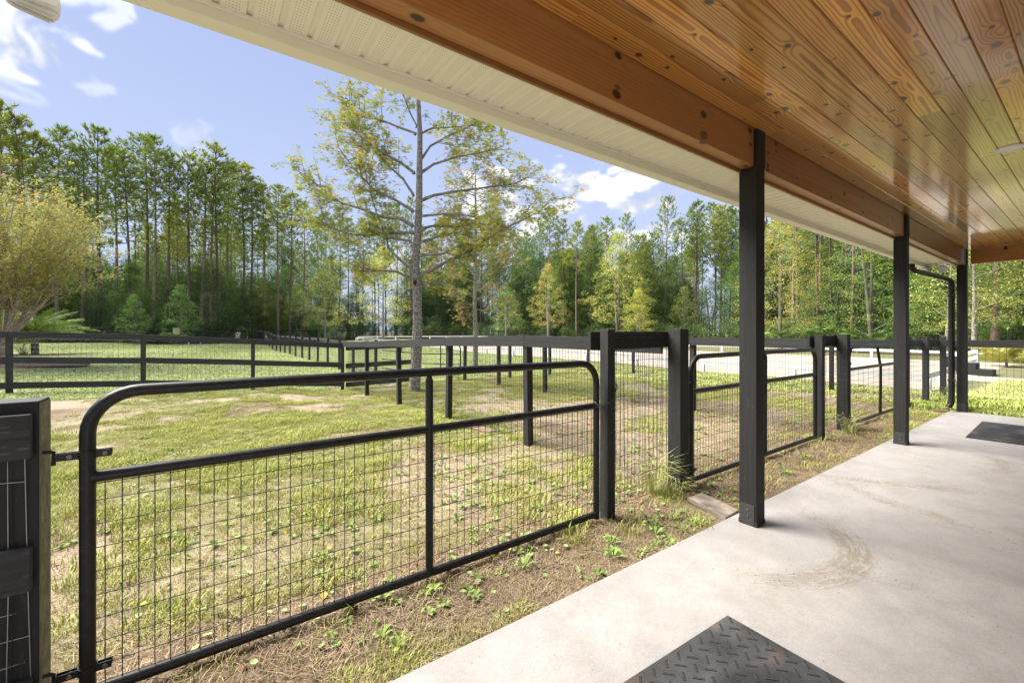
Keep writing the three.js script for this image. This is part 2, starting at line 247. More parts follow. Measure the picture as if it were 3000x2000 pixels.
// the edge of the wood (x, z), from the left of the view round to the right
const WOOD = [[-56, 60], [-56.5, 12], [-57, 0], [-60, -9], [-68, -16], [-74, -26], [-66, -38], [-56, -43], [-46, -47], [-36, -52], [-24, -51], [-15, -48], [-4, -44.5], [14, -44], [60, -44]];
const WOODIN = [...WOOD, [160, -44], [160, -200], [-220, -200], [-220, 60]];
function inWood(x, z) {        // signed distance to the edge, positive inside the wood
  let best = 1e9, inside = false;
  for (let i = 0; i < WOOD.length - 1; i++) { const [ax, az] = WOOD[i], [bx, bz] = WOOD[i + 1], dx = bx - ax, dz = bz - az, t = Math.max(0, Math.min(1, ((x - ax) * dx + (z - az) * dz) / (dx * dx + dz * dz))), qx = x - ax - dx * t, qz = z - az - dz * t; best = Math.min(best, qx * qx + qz * qz); }
  for (let i = 0, j = WOODIN.length - 1; i < WOODIN.length; j = i++) { const [xi, zi] = WOODIN[i], [xj, zj] = WOODIN[j]; if ((zi > z) !== (zj > z) && x < (xj - xi) * (z - zi) / (zj - zi) + xi) inside = !inside; }
  return Math.sqrt(best) * (inside ? 1 : -1);
}
{
  const line = (pairs) => { const a = []; for (const [from, to, step] of pairs) for (let v = from; v < to - 1e-6; v += step) a.push(v); return a; };
  const xs = [...line([[-700, -120, 60], [-120, -64, 4], [-64, -15, 1.0], [-15, -6, 0.16], [-6, -1.6, 0.08], [-1.6, 10, 1.2], [10, 80, 10], [80, 700, 80]]), 700];
  const zs = [...line([[-700, -90, 60], [-90, -40, 3.5], [-40, -14.5, 0.8], [-14.5, -7, 0.16], [-7, 1.2, 0.09], [1.2, 6, 0.6], [6, 40, 3], [40, 700, 60]]), 700];
  const P = [], C = [], U = [], I = [], nz = zs.length;
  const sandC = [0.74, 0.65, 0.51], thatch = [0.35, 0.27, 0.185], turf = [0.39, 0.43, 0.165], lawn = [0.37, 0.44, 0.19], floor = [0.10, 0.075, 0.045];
  for (const x of xs) for (const z of zs) {
    const bump = x > -15 && x < -1.7 && z > -15 && z < 2 ? (fbm(x * 3.2, z * 3.2, 2, 3) - 0.5) * 0.045 * sstep(-1.81, -2.1, x) : 0;
    P.push(x, gy(x, z) + bump, z); U.push(x / 1.4, z / 1.4);
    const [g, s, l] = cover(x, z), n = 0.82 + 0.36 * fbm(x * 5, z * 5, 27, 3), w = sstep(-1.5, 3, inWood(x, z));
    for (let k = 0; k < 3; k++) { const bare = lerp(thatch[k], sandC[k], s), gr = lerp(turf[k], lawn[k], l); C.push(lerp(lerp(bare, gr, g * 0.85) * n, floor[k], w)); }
  }
  for (let i = 0; i < xs.length - 1; i++) for (let j = 0; j < nz - 1; j++) { const o = i * nz + j; I.push(o, o + 1, o + nz, o + 1, o + nz + 1, o + nz); }
  const g = new THREE.BufferGeometry(); g.setAttribute('position', new THREE.Float32BufferAttribute(P, 3)); g.setAttribute('color', new THREE.Float32BufferAttribute(C, 3)); g.setAttribute('uv', new THREE.Float32BufferAttribute(U, 2)); g.setIndex(I); g.computeVertexNormals();
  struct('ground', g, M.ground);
}
// riding arena: 20 by 60 m of raked sand
{
  const P = [], U = [], I = [], nx = 80, nz = 40;
  for (let i = 0; i <= nx; i++) for (let j = 0; j <= nz; j++) { const e = (i === 0 || i === nx || j === 0 || j === nz) ? -0.03 : 0.012, x = lerp(-62.6, -2.6, i / nx) , z = lerp(-37.5, -17.2, j / nz); P.push(x, gy(x, z) + e + 0.03 * (fbm(x * 0.8, z * 1.6, 3, 3) - 0.5), z); U.push(x / 9, z / 7); }
  for (let i = 0; i < nx; i++) for (let j = 0; j < nz; j++) { const o = i * (nz + 1) + j; I.push(o, o + 1, o + nz + 1, o + 1, o + nz + 2, o + nz + 1); }
  const g = new THREE.BufferGeometry(); g.setAttribute('position', new THREE.Float32BufferAttribute(P, 3)); g.setAttribute('uv', new THREE.Float32BufferAttribute(U, 2)); g.setIndex(I); g.computeVertexNormals();
  struct('arena_sand', g, M.sand);
  // bare sandy track beside the arena end, in front of the mounting block
  const Q = [], QU = [], QI = [];
  for (let i = 0; i <= 30; i++) for (let j = 0; j <= 8; j++) { const t = i / 30, x = lerp(-4.5, 14, t), z = -23.2 + (j / 8 - 0.5) * (2.4 + 0.8 * fbm(x * 0.7, 2, 5, 2)) + 1.0 * (fbm(x * 0.25, 5, 8, 2) - 0.5), e = (j === 0 || j === 8 || i === 0 || i === 30) ? -0.04 : 0.008; Q.push(x, gy(x, z) + e, z); QU.push(x / 9, z / 7); }
  for (let i = 0; i < 30; i++) for (let j = 0; j < 8; j++) { const o = i * 9 + j; QI.push(o, o + 1, o + 9, o + 1, o + 10, o + 9); }
  const q = new THREE.BufferGeometry(); q.setAttribute('position', new THREE.Float32BufferAttribute(Q, 3)); q.setAttribute('uv', new THREE.Float32BufferAttribute(QU, 2)); q.setIndex(QI); q.computeVertexNormals();
  struct('sand_path', q, M.sand);
}
// concrete floor of the porch: painted, with tyre dirt ground into it
// tyre tracks: centre lines with how muddy each point is, half width, strength
const arcPts = (cx, cz, r, a0, a1, n, f) => Array.from({ length: n + 1 }, (_, k) => { const a = lerp(a0, a1, k / n); return [cx + Math.cos(a) * r, cz + Math.sin(a) * r, f(k / n)]; });
const TYRES = [
  [arcPts(-1.75, -3.35, 0.775, -1.5, 1.25, 22, t => t < 0.25 ? 0.25 + t : t < 0.6 ? 1 : 1 - (t - 0.6) * 2.2), 0.12, 0.38],
  [[[-1.72, -5.30, 0.5], [-1.593, -5.376, 0.7], [-1.262, -5.58, 0.9], [-0.972, -5.745, 0.6], [-0.6, -5.95, 0.2]], 0.09, 0.42],
  [[[-1.70, -5.25, 0.4], [-1.522, -5.135, 0.7], [-1.158, -4.912, 0.8], [-0.844, -4.865, 0.6], [-0.4, -4.7, 0.2]], 0.09, 0.36],
  [arcPts(-1.35, -7.2, 0.68, -1.3, 0.8, 14, t => Math.sin(t * 3.1)), 0.09, 0.3],
  [[[-1.2, -3.0, 0.1], [-0.7, -3.4, 0.5], [-0.3, -3.3, 0.4]], 0.07, 0.22],
];
const concrete = dataTex(1024, 2048, (i, j, o) => {
  const x = lerp(-1.82, 1.9, i / 1024), z = lerp(-11.9, 2.6, j / 2048);
  let v = 159 + 14 * (fbm(x * 0.9, z * 0.9, 6, 4) - 0.5) + 20 * (fbm(x * 7, z * 7, 16, 3) - 0.5) + 14 * (hash(i, j, 4) - 0.5), r = v, g = v * 0.972, b = v * 0.95;
  // tyre arcs: dark-brown ground-in mud, broken into tread marks
  let d = 0;
  for (const [pts, w, st] of TYRES) for (let k = 0; k < pts.length - 1; k++) {
    const [ax, az, as] = pts[k], [bx, bz, bs] = pts[k + 1], ex = bx - ax, ez = bz - az, L2 = ex * ex + ez * ez, t = Math.max(0, Math.min(1, ((x - ax) * ex + (z - az) * ez) / L2)), px = x - ax - ex * t, pz = z - az - ez * t, q = Math.hypot(px, pz); if (q > w * 1.25) continue;
    const al = (k + t) * Math.sqrt(L2), ac = (px * ez - pz * ex) / Math.sqrt(L2), m = sstep(w * 1.2, w * 0.5, q) * lerp(as, bs, t) * st, tread = sstep(0.50, 0.62, fbm(al * 34 + ac * 22, ac * 75, 7, 3));
    d = Math.max(d, m * (0.10 + 0.90 * tread));
  }
  d = Math.max(d, 0.06 * sstep(0.5, 0.8, fbm(x * 1.3 + 3, z * 0.9, 77, 4)) * sstep(0.45, 0.6, fbm(x * 30, z * 30, 78, 3)));
  r = lerp(r, 104, d); g = lerp(g, 90, d); b = lerp(b, 66, d);
  o[0] = r; o[1] = g; o[2] = b;
});
{
  const pit = dataTex(512, 512, (i, j, o) => { o[0] = o[1] = o[2] = 128 + 160 * (fbm(i / 7, j / 7, 3, 3) - 0.5); }, false); pit.repeat.set(9, 36);
  const m = new THREE.MeshStandardMaterial({ map: concrete, roughness: 0.55, bumpMap: pit, bumpScale: 0.0012 });
  const g = rbox(3.72, 0.2, 14.45, 0.012, 0.05, -0.1, -4.62), pa = g.attributes.position, uv = g.attributes.uv;
  for (let i = 0; i < pa.count; i++) uv.setXY(i, (pa.getX(i) + 1.82) / 3.72, (pa.getZ(i) + 11.9) / 14.5);
  struct('porch_floor', g, m);
}
// ---------------------------------------------------------------- porch
const porch = thing('covered_porch', 'covered porch with varnished pine plank ceiling on black posts', 'porch');
const CY = 3.07, BB = 2.785, ZN = 0.9, ZF = -11.77;       // ceiling height, beam underside, near and far end
// ceiling of tongue and groove pine: each plank its own piece with bevelled edges
const ceiling = part('ceiling', box(3.5, 0.02, ZN - ZF, 0.14, CY + 0.035, (ZN + ZF) / 2), M.core, porch);
{
  const R = rng(77), w = 0.1295, bev = 0.0055, th = 0.018, X0 = -1.603;
  const plank = (L, strip, u0, flip) => {
    // cross-section from one top edge round the lower face to the other
    const prof = [[-w / 2 + 0.0008, th], [-w / 2 + 0.0008, bev], [-w / 2 + bev, 0], [w / 2 - bev, 0], [w / 2 - 0.0008, bev], [w / 2 - 0.0008, th]];
    const P = [], U = [], I = []; let o = 0;
    const vOf = x => (strip + 0.03 + 0.94 * (flip ? 0.5 - x / w : 0.5 + x / w)) / 8, uOf = z => u0 + (flip ? -z : z) / 4;
    for (let k = 0; k < prof.length - 1; k++) { const [ax, ay] = prof[k], [bx, by] = prof[k + 1]; for (const [x, y, z] of [[ax, ay, 0], [bx, by, 0], [ax, ay, L], [bx, by, L]]) { P.push(x, y, z); U.push(uOf(z), vOf(x)); } I.push(o, o + 1, o + 2, o + 1, o + 3, o + 2); o += 4; }
    for (const z of [0, L]) { const b = o; for (const [x, y] of prof) { P.push(x, y, z); U.push(uOf(z), vOf(x)); o++; } for (let k = 1; k < prof.length - 1; k++) z ? I.push(b, b + k, b + k + 1) : I.push(b, b + k + 1, b + k); }
    const g = new THREE.BufferGeometry(); g.setAttribute('position', new THREE.Float32BufferAttribute(P, 3)); g.setAttribute('uv', new THREE.Float32BufferAttribute(U, 2)); g.setIndex(I); g.computeVertexNormals(); return g.toNonIndexed();
  };
  for (let row = 0; row < 26; row++) {
    let z = ZF + 0.1 - R() * 0.0, first = true;
    while (z < ZN - 0.05) {
      let L = 2.0 + R() * 1.9; if (first) L *= 0.35 + R() * 0.6; first = false; if (z + L > ZN - 0.6) L = ZN - 0.02 - z;
      L = Math.min(L, 3.95);
      const g = plank(L - 0.0012, Math.floor(R() * 8), R() < 0.5 ? 0 : 0.02, false); g.computeVertexNormals();
      part('plank', g, M.pine[Math.floor(R() * 4)], ceiling, [X0 + (row + 0.5) * w, CY + (R() - 0.5) * 0.0012, z]); z += L;
    }
  }
}
// beams: a doubled header between the posts, a lighter nailer on its outer side, a cross beam at the far end
const beamUV = (g, strip, axis) => { const pa = g.attributes.position, na = g.attributes.normal, uv = g.attributes.uv; for (let i = 0; i < pa.count; i++) { const l = axis === 'z' ? pa.getZ(i) : pa.getX(i), c = Math.abs(na.getY(i)) > 0.5 ? (axis === 'z' ? pa.getX(i) : pa.getZ(i)) + 1.65 + 0.14 : pa.getY(i) - BB; uv.setXY(i, l / 4.2, (strip + 0.02 + 0.96 * Math.max(0, Math.min(1, c / 0.29))) / 4); } return g; };
const postZ = [-3.44, -7.57, -11.64], spans = [[ZN, -3.44], [-3.575, -7.57], [-7.705, -11.64]];
spans.forEach(([a, b], i) => {
  part('beam', beamUV(rbox(0.094, CY - BB + 0.02, a - b, 0.004, -1.653, (CY + BB) / 2 + 0.01, (a + b) / 2), i, 'z'), M.beam, porch);
  part('beam_trim', beamUV(rbox(0.018, 0.1, a - b, 0.003, -1.7105, 2.811, (a + b) / 2), (i + 2) % 4, 'z'), M.beam, porch);
});
part('cross_beam', beamUV(rbox(3.45, CY - BB, 0.075, 0.004, 0.185, (CY + BB) / 2 - 0.001, -11.71), 3, 'x'), M.beam, porch);
part('beam', beamUV(rbox(3.45, CY - BB, 0.075, 0.004, 0.185, (CY + BB) / 2 - 0.001, ZN - 0.045), 1, 'x'), M.beam, porch);
// square posts notched under the beam, with steel base plates
for (const z of postZ) {
  const p = part('post', mergeGeometries([timber(0.135, 0.135, 0.002, BB - 0.001, 0.006, -1.6525, z - 0.0675), timber(0.024, 0.133, BB - 0.001, CY - 0.003, 0.002, -1.5935, z - 0.0675)]), M.blackNew, porch);
  part('base_plate', rbox(0.112, 0.16, 0.005, 0.001, -1.657, 0.085, z + 0.0025), M.blackOld, p);
  part('base_plate', rbox(0.140, 0.035, 0.140, 0.002, -1.6525, 0.0205, z - 0.0675), M.black, p);
  for (const y of [0.075, 0.12]) { const s = new THREE.CylinderGeometry(0.006, 0.006, 0.004, 10); s.rotateX(Math.PI / 2); s.translate(-1.65, y, z + 0.007); part('screw', s, M.steel, p); }
}
{ // post behind the camera that carries the near end
  part('post', timber(0.135, 0.135, 0.002, BB, 0.006, -1.6525, ZN + 0.07), M.blackNew, porch);
}
// vented soffit: one ribbed strip after another, each with a raised flat and a V joint
{
  const sw = 0.1115, xo = -2.03, xi = -1.7195, sy = 2.775, L = xi - xo;
  const prof = [[0, 0], [0.014, 0.0], [0.020, 0.011], [0.034, 0.011], [0.040, 0], [sw, 0]];
  const P = [], U = [], I = []; let o = 0;
  for (let k = 0; k < prof.length - 1; k++) { const [az, ay] = prof[k], [bz, by] = prof[k + 1]; for (const [x, y, z] of [[0, ay, -az], [L, ay, -az], [0, by, -bz], [L, by, -bz]]) { P.push(x, y, z); const f = -z / sw; U.push(f < 0.38 ? 0.02 : lerp(0.14, 0.86, (f - 0.38) / 0.62), x / 0.105); } I.push(o, o + 1, o + 2, o + 1, o + 3, o + 2); o += 4; }
  const g = new THREE.BufferGeometry(); g.setAttribute('position', new THREE.Float32BufferAttribute(P, 3)); g.setAttribute('uv', new THREE.Float32BufferAttribute(U, 2)); g.setIndex(I); const gg = g.toNonIndexed(); gg.computeVertexNormals();
  const soffit = part('soffit', box(L, 0.004, ZN + 11.35, (xo + xi) / 2, sy + 0.02, (ZN - 11.35) / 2), M.cream, porch);
  for (let z = ZN - 0.01, k = 0; z - sw > -11.36; z -= sw, k++) part('soffit_panel', gg, M.soffit, soffit, [xo, sy, z]);
  // lip, gutter back, gutter bottom and face
  const gz = ZN + 11.4, gc = (ZN - 11.4) / 2, gut = part('gutter', mergeGeometries([rbox(0.006, 0.115, gz, 0.002, -2.033, 2.7765, gc), rbox(0.072, 0.006, gz, 0.002, -2.0725, 2.722, gc), rbox(0.006, 0.10, gz, 0.002, -2.1105, 2.769, gc), rbox(0.014, 0.012, gz, 0.003, -2.114, 2.824, gc)]), M.cream, porch);
  part('gutter_lip', rbox(0.012, 0.016, gz - 0.02, 0.003, -2.0235, 2.769, gc), M.cream, gut);
  for (const z of [-1.2, -5.0, -8.6]) part('gutter_seam', rbox(0.078, 0.003, 0.06, 0.001, -2.0725, 2.7175, z), M.cream, gut);
  part('end_cap', rbox(0.083, 0.105, 0.004, 0.001, -2.072, 2.771, -11.403), M.cream, gut);
}
// downspout: from the gutter's far end across to the corner post and down it
{
  const p = [V(-2.072, 2.715, -10.20), V(-2.072, 2.665, -10.20), V(-2.065, 2.625, -10.225), V(-2.05, 2.605, -10.28), V(-1.83, 2.53, -11.38), V(-1.795, 2.505, -11.46), V(-1.775, 2.46, -11.50), V(-1.768, 2.40, -11.515), V(-1.768, 0.24, -11.515), V(-1.775, 0.15, -11.50), V(-1.80, 0.09, -11.47)];
  const d = part('downspout', tube(p, 0.050, 4), M.pipe, porch);
  for (const y of [2.2, 0.6]) part('strap', rbox(0.10, 0.03, 0.10, 0.004, -1.768, y, -11.515), M.pipe, d);
}
// roof and the house wall behind the porch
{
  const s = new THREE.Shape(); s.moveTo(-2.11, 2.85); s.lineTo(-2.11, 3.06); s.lineTo(3.6, 4.75); s.lineTo(9.3, 3.06); s.lineTo(9.3, 2.80); s.lineTo(1.9, 2.80); s.lineTo(1.9, CY + 0.06); s.lineTo(-1.725, CY + 0.06); s.lineTo(-1.725, 2.85); s.closePath();
  const g = new THREE.ExtrudeGeometry(s, { depth: 12.7, bevelEnabled: false }); g.translate(0, 0, -11.8); part('roof', g, M.roof, porch);
  part('wall', box(0.16, CY + 0.02, 12.6, 1.99, (CY + 0.02) / 2 - 0.03, -5.45), M.siding, porch);
  part('wall', box(7.1, 3.0, 0.16, 5.55, 1.47, -11.7), M.siding, porch); part('wall', box(7.1, 3.0, 0.16, 5.55, 1.47, 0.8), M.siding, porch);
}
// recessed light in the ceiling (off)
{
  const t = thing('ceiling_light', 'round white recessed light set in the pine ceiling', 'ceiling light', [-0.50, CY - 0.001, -5.58]);
  const rim = new THREE.LatheGeometry([[0.062, -0.004], [0.066, -0.011], [0.085, -0.010], [0.094, 0.0]].map(a => new THREE.Vector2(...a)), 40); part('trim_ring', rim, M.white, t);
  const dis = new THREE.CylinderGeometry(0.064, 0.064, 0.003, 36); dis.translate(0, -0.004, 0); part('diffuser', dis, new THREE.MeshStandardMaterial({ color: lin(0.78, 0.77, 0.72), roughness: 0.35 }), t);
}
// security floodlights under the eaves
function floodlight(label, pos, turn, heads) {
  const t = thing('floodlight', label, 'floodlight', pos, turn, 'eave floodlights');
  const dish = new THREE.LatheGeometry([[0, 0], [0.055, 0], [0.06, -0.012], [0.05, -0.03], [0, -0.032]].map(a => new THREE.Vector2(a[0], a[1])), 24); part('base', dish, M.white, t);
  for (const [x, z, yaw, tilt] of heads) {
    const a = part('arm', tube([V(x * 0.25, -0.025, z * 0.25), V(x * 0.7, -0.07, z * 0.7), V(x, -0.085, z)], 0.012, 8), M.white, t);
    const h = part('head', new THREE.BufferGeometry(), M.white, t); h.position.set(x, -0.085, z); h.rotation.set(tilt, yaw, 0, 'YXZ');
    // cast body: a rounded shell with cooling fins on its back
    const pr = [[0, 0.075], [0.028, 0.072], [0.04, 0.055], [0.05, 0.01], [0.062, -0.035], [0.066, -0.055], [0.060, -0.06], [0, -0.056]].map(a2 => new THREE.Vector2(...a2));
    h.geometry = new THREE.LatheGeometry(pr, 28); h.geometry.rotateX(Math.PI / 2);
    for (let k = 0; k < 18; k++) { const f = new THREE.Shape(); f.moveTo(-0.045, 0.05); f.lineTo(0.05, 0.03); f.lineTo(0.062, 0.036); f.quadraticCurveTo(0.058, 0.052, 0.03, 0.058); f.lineTo(-0.045, 0.074); f.closePath(); const g = new THREE.ExtrudeGeometry(f, { depth: 0.003, bevelEnabled: false }); g.translate(0, 0, -0.0015); g.rotateY(-Math.PI / 2); g.rotateZ(k / 18 * 6.2832); part('fin', g, k % 2 ? M.whiteOld : M.white, h); }
    const lens = new THREE.CircleGeometry(0.056, 28); lens.rotateY(Math.PI); lens.translate(0, 0, -0.0605); part('lens', lens, new THREE.MeshPhysicalMaterial({ color: lin(0.7, 0.72, 0.72), roughness: 0.15, clearcoat: 1 }), h);
  }
  return t;
}
floodlight('white twin-head floodlight under the far end of the eave', [-1.93, 2.772, -11.05], 0, [[-0.10, -0.03, 2.6, -0.5], [0.10, -0.05, -2.7, -0.5]]);
floodlight('white finned floodlight at the top left corner of the photo', [-2.215, 2.80, 0.62], 0, [[-0.05, -0.10, 0.5, 0.25]]);
{ const t = porch; part('light_bracket', rbox(0.16, 0.02, 0.08, 0.003, -2.16, 2.812, 0.62), M.cream, t); }

// rubber mats
{
  const mat1 = thing('rubber_mat', 'worn black rubber mat with raised tread bars, in front', 'mat', [-0.615, 0.006, -1.315], -0.04);
  part('mat_base', rbox(1.2, 0.011, 1.8, 0.003), M.rubber, mat1);
  const g = rbox(0.050, 0.005, 0.010, 0.0018), rest = []; let n = 0;
  for (let i = 0; i < 27; i++) for (let j = 0; j < 41; j++) {
    if ((i + j) % 2) continue; const x = (i - 13) * 0.0435, z = (j - 20) * 0.0435; if (Math.abs(x) > 0.57 || Math.abs(z) > 0.87) continue;
    const turn = i % 2 ? Math.PI / 4 : -Math.PI / 4;
    if (z < -0.02 && n < 300) { n++; const b = part('tread_bar', g, M.rubber, mat1, [x, 0.0063, z]); b.rotation.y = turn; } else { const c = g.clone(); c.rotateY(turn); c.translate(x, 0.0063, z); rest.push(c); }
  }
  const r = part('tread_bars', mergeGeometries(rest), M.rubber, mat1); r.userData.kind = 'stuff';
  solo('rubber_mat', rbox(1.22, 0.014, 1.78, 0.003), new THREE.MeshStandardMaterial({ color: lin(0.10, 0.10, 0.105), map: M.rubber.map, roughness: 0.75 }), 'smooth black rubber mat near the far end of the porch', 'mat', null, [-0.63, 0.0075, -9.74]).rotation.y = 0.03;
}
// stepping stones and splash stones
{
  const pts = [[-2.258, -3.593], [-2.246, -3.81], [-1.85, -3.69], [-1.836, -3.455]], s = new THREE.Shape(); pts.forEach(([x, z], i) => i ? s.lineTo(x, -z) : s.moveTo(x, -z)); s.closePath();
  const g = new THREE.ExtrudeGeometry(s, { depth: 0.03, bevelEnabled: true, bevelSize: 0.004, bevelThickness: 0.004, bevelSegments: 1 }); g.rotateX(-Math.PI / 2);
  solo('stone_slab', g, M.stone, 'flat grey stone slab between the second fence post and the porch', 'stone slab', null, [0, -0.043, 0]);
  solo('stone_slab', rbox(0.26, 0.04, 0.20, 0.006), M.stone, 'small pale stone slab in the grass before the corner post', 'stone slab', null, [-1.99, -0.045, -11.38]).rotation.y = 0.5;
  solo('brick', rbox(0.2, 0.07, 0.10, 0.006), M.brickTone, 'brown brick under the foot of the downspout', 'brick', null, [-1.90, -0.012, -11.47]).rotation.y = 0.25;
  for (const [x, z, a, l] of [[-5.62, -3.56, 0.2, 'nearest of three pinkish pavers sunk in the grass'], [-5.85, -3.56, 0.14, 'middle of three pinkish pavers sunk in the grass'], [-6.08, -3.53, 0.1, 'farthest of three pinkish pavers sunk in the grass']]) solo('paver', rbox(0.22, 0.05, 0.17, 0.006), M.brickTone, l, 'paver', 'pavers in the grass', [x, gy(x, z) + 0.012, z]).rotation.y = a;
}
// ---------------------------------------------------------------- fences and gates
// woven wire between two feet: verticals every 5 cm, horizontals every 10 cm, as one part
function wireMesh(a, b, h0, h1, wob = 0.004, r = 0.0013, stepV = 0.0508) {
  const gs = [], d = b.clone().sub(a), L = Math.hypot(d.x, d.z), n = Math.max(1, Math.round(L / stepV)), R = rng((a.x * 977 + a.z * 131 + 5e4) | 0);
  const thin = (p, q) => { const g = tube([p, q], [r, r], 3, false); g.deleteAttribute('uv'); gs.push(g); };
  const at = (t, h) => V(a.x + d.x * t, a.y + d.y * t + h, a.z + d.z * t);
  const rows = Math.round((h1 - h0) / 0.1016); const P = [];
  for (let i = 0; i <= n; i++) { const col = []; for (let k = 0; k <= rows; k++) { const p = at(i / n, h0 + (h1 - h0) * k / rows); p.x += (R() - 0.5) * wob * 2; p.z += (R() - 0.5) * wob * 2; p.y += (R() - 0.5) * wob * 1.6; col.push(p); } P.push(col); }
  for (let i = 0; i <= n; i++) { const s = [P[i][0], P[i][rows >> 1], P[i][rows]]; for (let k = 0; k < 2; k++) thin(s[k], s[k + 1]); }
  const st = Math.max(1, Math.round(n / 12)); for (let k = 0; k <= rows; k++) for (let i = 0; i < n; i += st) thin(P[i][k], P[Math.min(n, i + st)][k]);
  return mergeGeometries(gs);
}
// a run of board fence. posts: [x, z]; boards: heights of the board tops above the ground
function fence(label, posts, { boards = [1.45], bh = 0.15, postH = 1.47, ps = 0.095, side = 1, mesh = true, meshTop = 1.4, mat = M.black, skip = [], noPost = [], rough = 0, wireR = 0.0016, stepV = 0.0508, group } = {}) {
  const f = thing('board_fence', label, 'fence', [0, 0, 0], 0, group), feet = posts.map(([x, z]) => V(x, gy(x, z), z)), R = rng((posts[0][0] * 31 + posts[0][1] * 17 + 1000) | 0);
  const dir = feet[feet.length - 1].clone().sub(feet[0]).setY(0).normalize(), nrm = V(-dir.z, 0, dir.x).multiplyScalar(side * (ps / 2 + 0.018));
  feet.forEach((p, i) => { if (noPost.includes(i)) return; const m = part('post', timber(ps, ps, -0.25, postH + (R() - 0.5) * 0.03, 0.005), mat, f, [p.x, p.y, p.z]); m.rotation.y = Math.atan2(dir.x, dir.z) + (R() - 0.5) * 0.05; m.rotation.z = (R() - 0.5) * rough; m.rotation.x = (R() - 0.5) * rough; });
  for (let i = 0; i < feet.length - 1; i++) {
    if (skip.includes(i)) continue; const a = feet[i].clone().add(nrm), b = feet[i + 1].clone().add(nrm);
    for (const h of boards) part('board', bar(a.clone().add(V(0, h - bh / 2 + (R() - 0.5) * 0.012, 0)).addScaledVector(dir, i ? 0.0015 : -0.04), b.clone().add(V(0, h - bh / 2 + (R() - 0.5) * 0.012, 0)).addScaledVector(dir, i < feet.length - 2 ? -0.0015 : 0.04), 0.032, bh), mat, f);
    if (mesh) { const q = nrm.clone().multiplyScalar(-1.05), w = part('wire_mesh', wireMesh(feet[i].clone().add(q), feet[i + 1].clone().add(q), 0.03, meshTop, 0.004, wireR, stepV), M.meshWire, f); w.userData.kind = 'stuff'; }
  }
  return f;
}
// farm gate: tubular frame with both upper corners bent, a mid rail, a centre upright and a panel of welded wire
function meshGate(label, x, z0, z1, y0, bentBrace) {
  const g = thing('mesh_gate', label, 'gate', [x, y0, z0]), L = Math.abs(z1 - z0), top = 1.237, mid = 0.888, r = 0.0265, cr = 0.17;
  const arc = (cz, cy, a0, a1) => { const o = []; for (let k = 0; k <= 8; k++) { const a = lerp(a0, a1, k / 8); o.push(V(0, cy + Math.sin(a) * cr, cz + Math.cos(a) * cr)); } return o; };
  part('frame', tube([V(0, -0.035, 0), V(0, 0.5, 0), ...arc(-cr, top - cr, 0, Math.PI / 2), V(0, top + 0.004, -L / 2), ...arc(-L + cr, top - cr, Math.PI / 2, Math.PI), V(0, 0.5, -L), V(0, -0.035, -L)], r, 12), M.pipe, g);
  part('rail', rod(V(0, mid, -0.012), V(0, mid, -L + 0.012), r * 0.94, 12), M.pipe, g); part('rail', rod(V(0, 0, -0.012), V(0, 0, -L + 0.012), r * 0.94, 12), M.pipe, g);
  const mz = -L * 0.507;
  part('upright', bentBrace ? tube([V(0, top - 0.01, mz + 0.16), V(0, mid + 0.02, mz), V(0.01, mid - 0.03, mz), V(0.0, 0.01, mz - 0.01)], 0.022, 10) : tube([V(0.004, top - 0.012, mz), V(0.004, top - 0.05, mz), V(0.004, mid, mz), V(0.004, 0.04, mz), V(0.004, 0.012, mz)], [0.012, 0.024, 0.0245, 0.024, 0.012], 10), M.pipe, g);
  const nV = Math.round((L - 0.06) / 0.0523), wv = rod(V(0, 0.02, 0), V(0, mid - 0.02, 0), 0.0021, 5), wh = rod(V(0, 0, -0.02), V(0, 0, -L + 0.02), 0.0021, 5);
  for (let i = 1; i < nV; i++) part('wire', wv, M.wire, g, [0.003, 0, -i * L / nV]);
  for (let k = 1; k <= 8; k++) part('wire', wh, M.wire, g, [-0.002, k * 0.0985, 0]);
  part('wire', wh, M.wire, g, [-0.002, mid - 0.03, 0]);
  for (const y of [0.10, 0.985]) {       // hinge straps
    const h = part('hinge', mergeGeometries([tube([V(-0.0, y, 0.0), V(0, y + 0.001, 0.0)], 0.03, 12), (() => { const c = new THREE.CylinderGeometry(0.0315, 0.0315, 0.03, 20); c.translate(0, y, 0); return c; })(), rbox(0.006, 0.03, 0.075, 0.002, 0.012, y, 0.055), rbox(0.006, 0.03, 0.075, 0.002, -0.010, y, 0.055), rbox(0.006, 0.03, 0.05, 0.002, 0.014, y, -0.05), rbox(0.006, 0.03, 0.05, 0.002, -0.008, y, -0.05)].map(q => { const n = q.index ? q.toNonIndexed() : q; n.deleteAttribute('uv'); return n; })), M.pipe, g);
    const pin = tube([V(0, y - 0.03, 0.098), V(0, y + 0.02, 0.098), V(0, y + 0.026, 0.11), V(0, y + 0.027, 0.2)], 0.0075, 8); part('hinge_pin', pin, M.pipe, h);
    for (const z of [0.05, -0.055]) { const b = new THREE.CylinderGeometry(0.009, 0.009, 0.04, 8); b.rotateZ(Math.PI / 2); b.translate(0.002, y, z); part('bolt', b, M.steel, h); }
  }
  return g;
}
const PX = -2.455;
meshGate('nearest black tube gate with welded wire panel, in front of the lawn', PX, 0.40, -2.60, 0.015);
meshGate('second black tube gate with wire panel, behind the first porch post', PX, -3.96, -7.06, 0.02);
meshGate('third black tube gate with a bent centre brace, behind the second porch post', PX, -8.40, -11.55, 0.02, true);
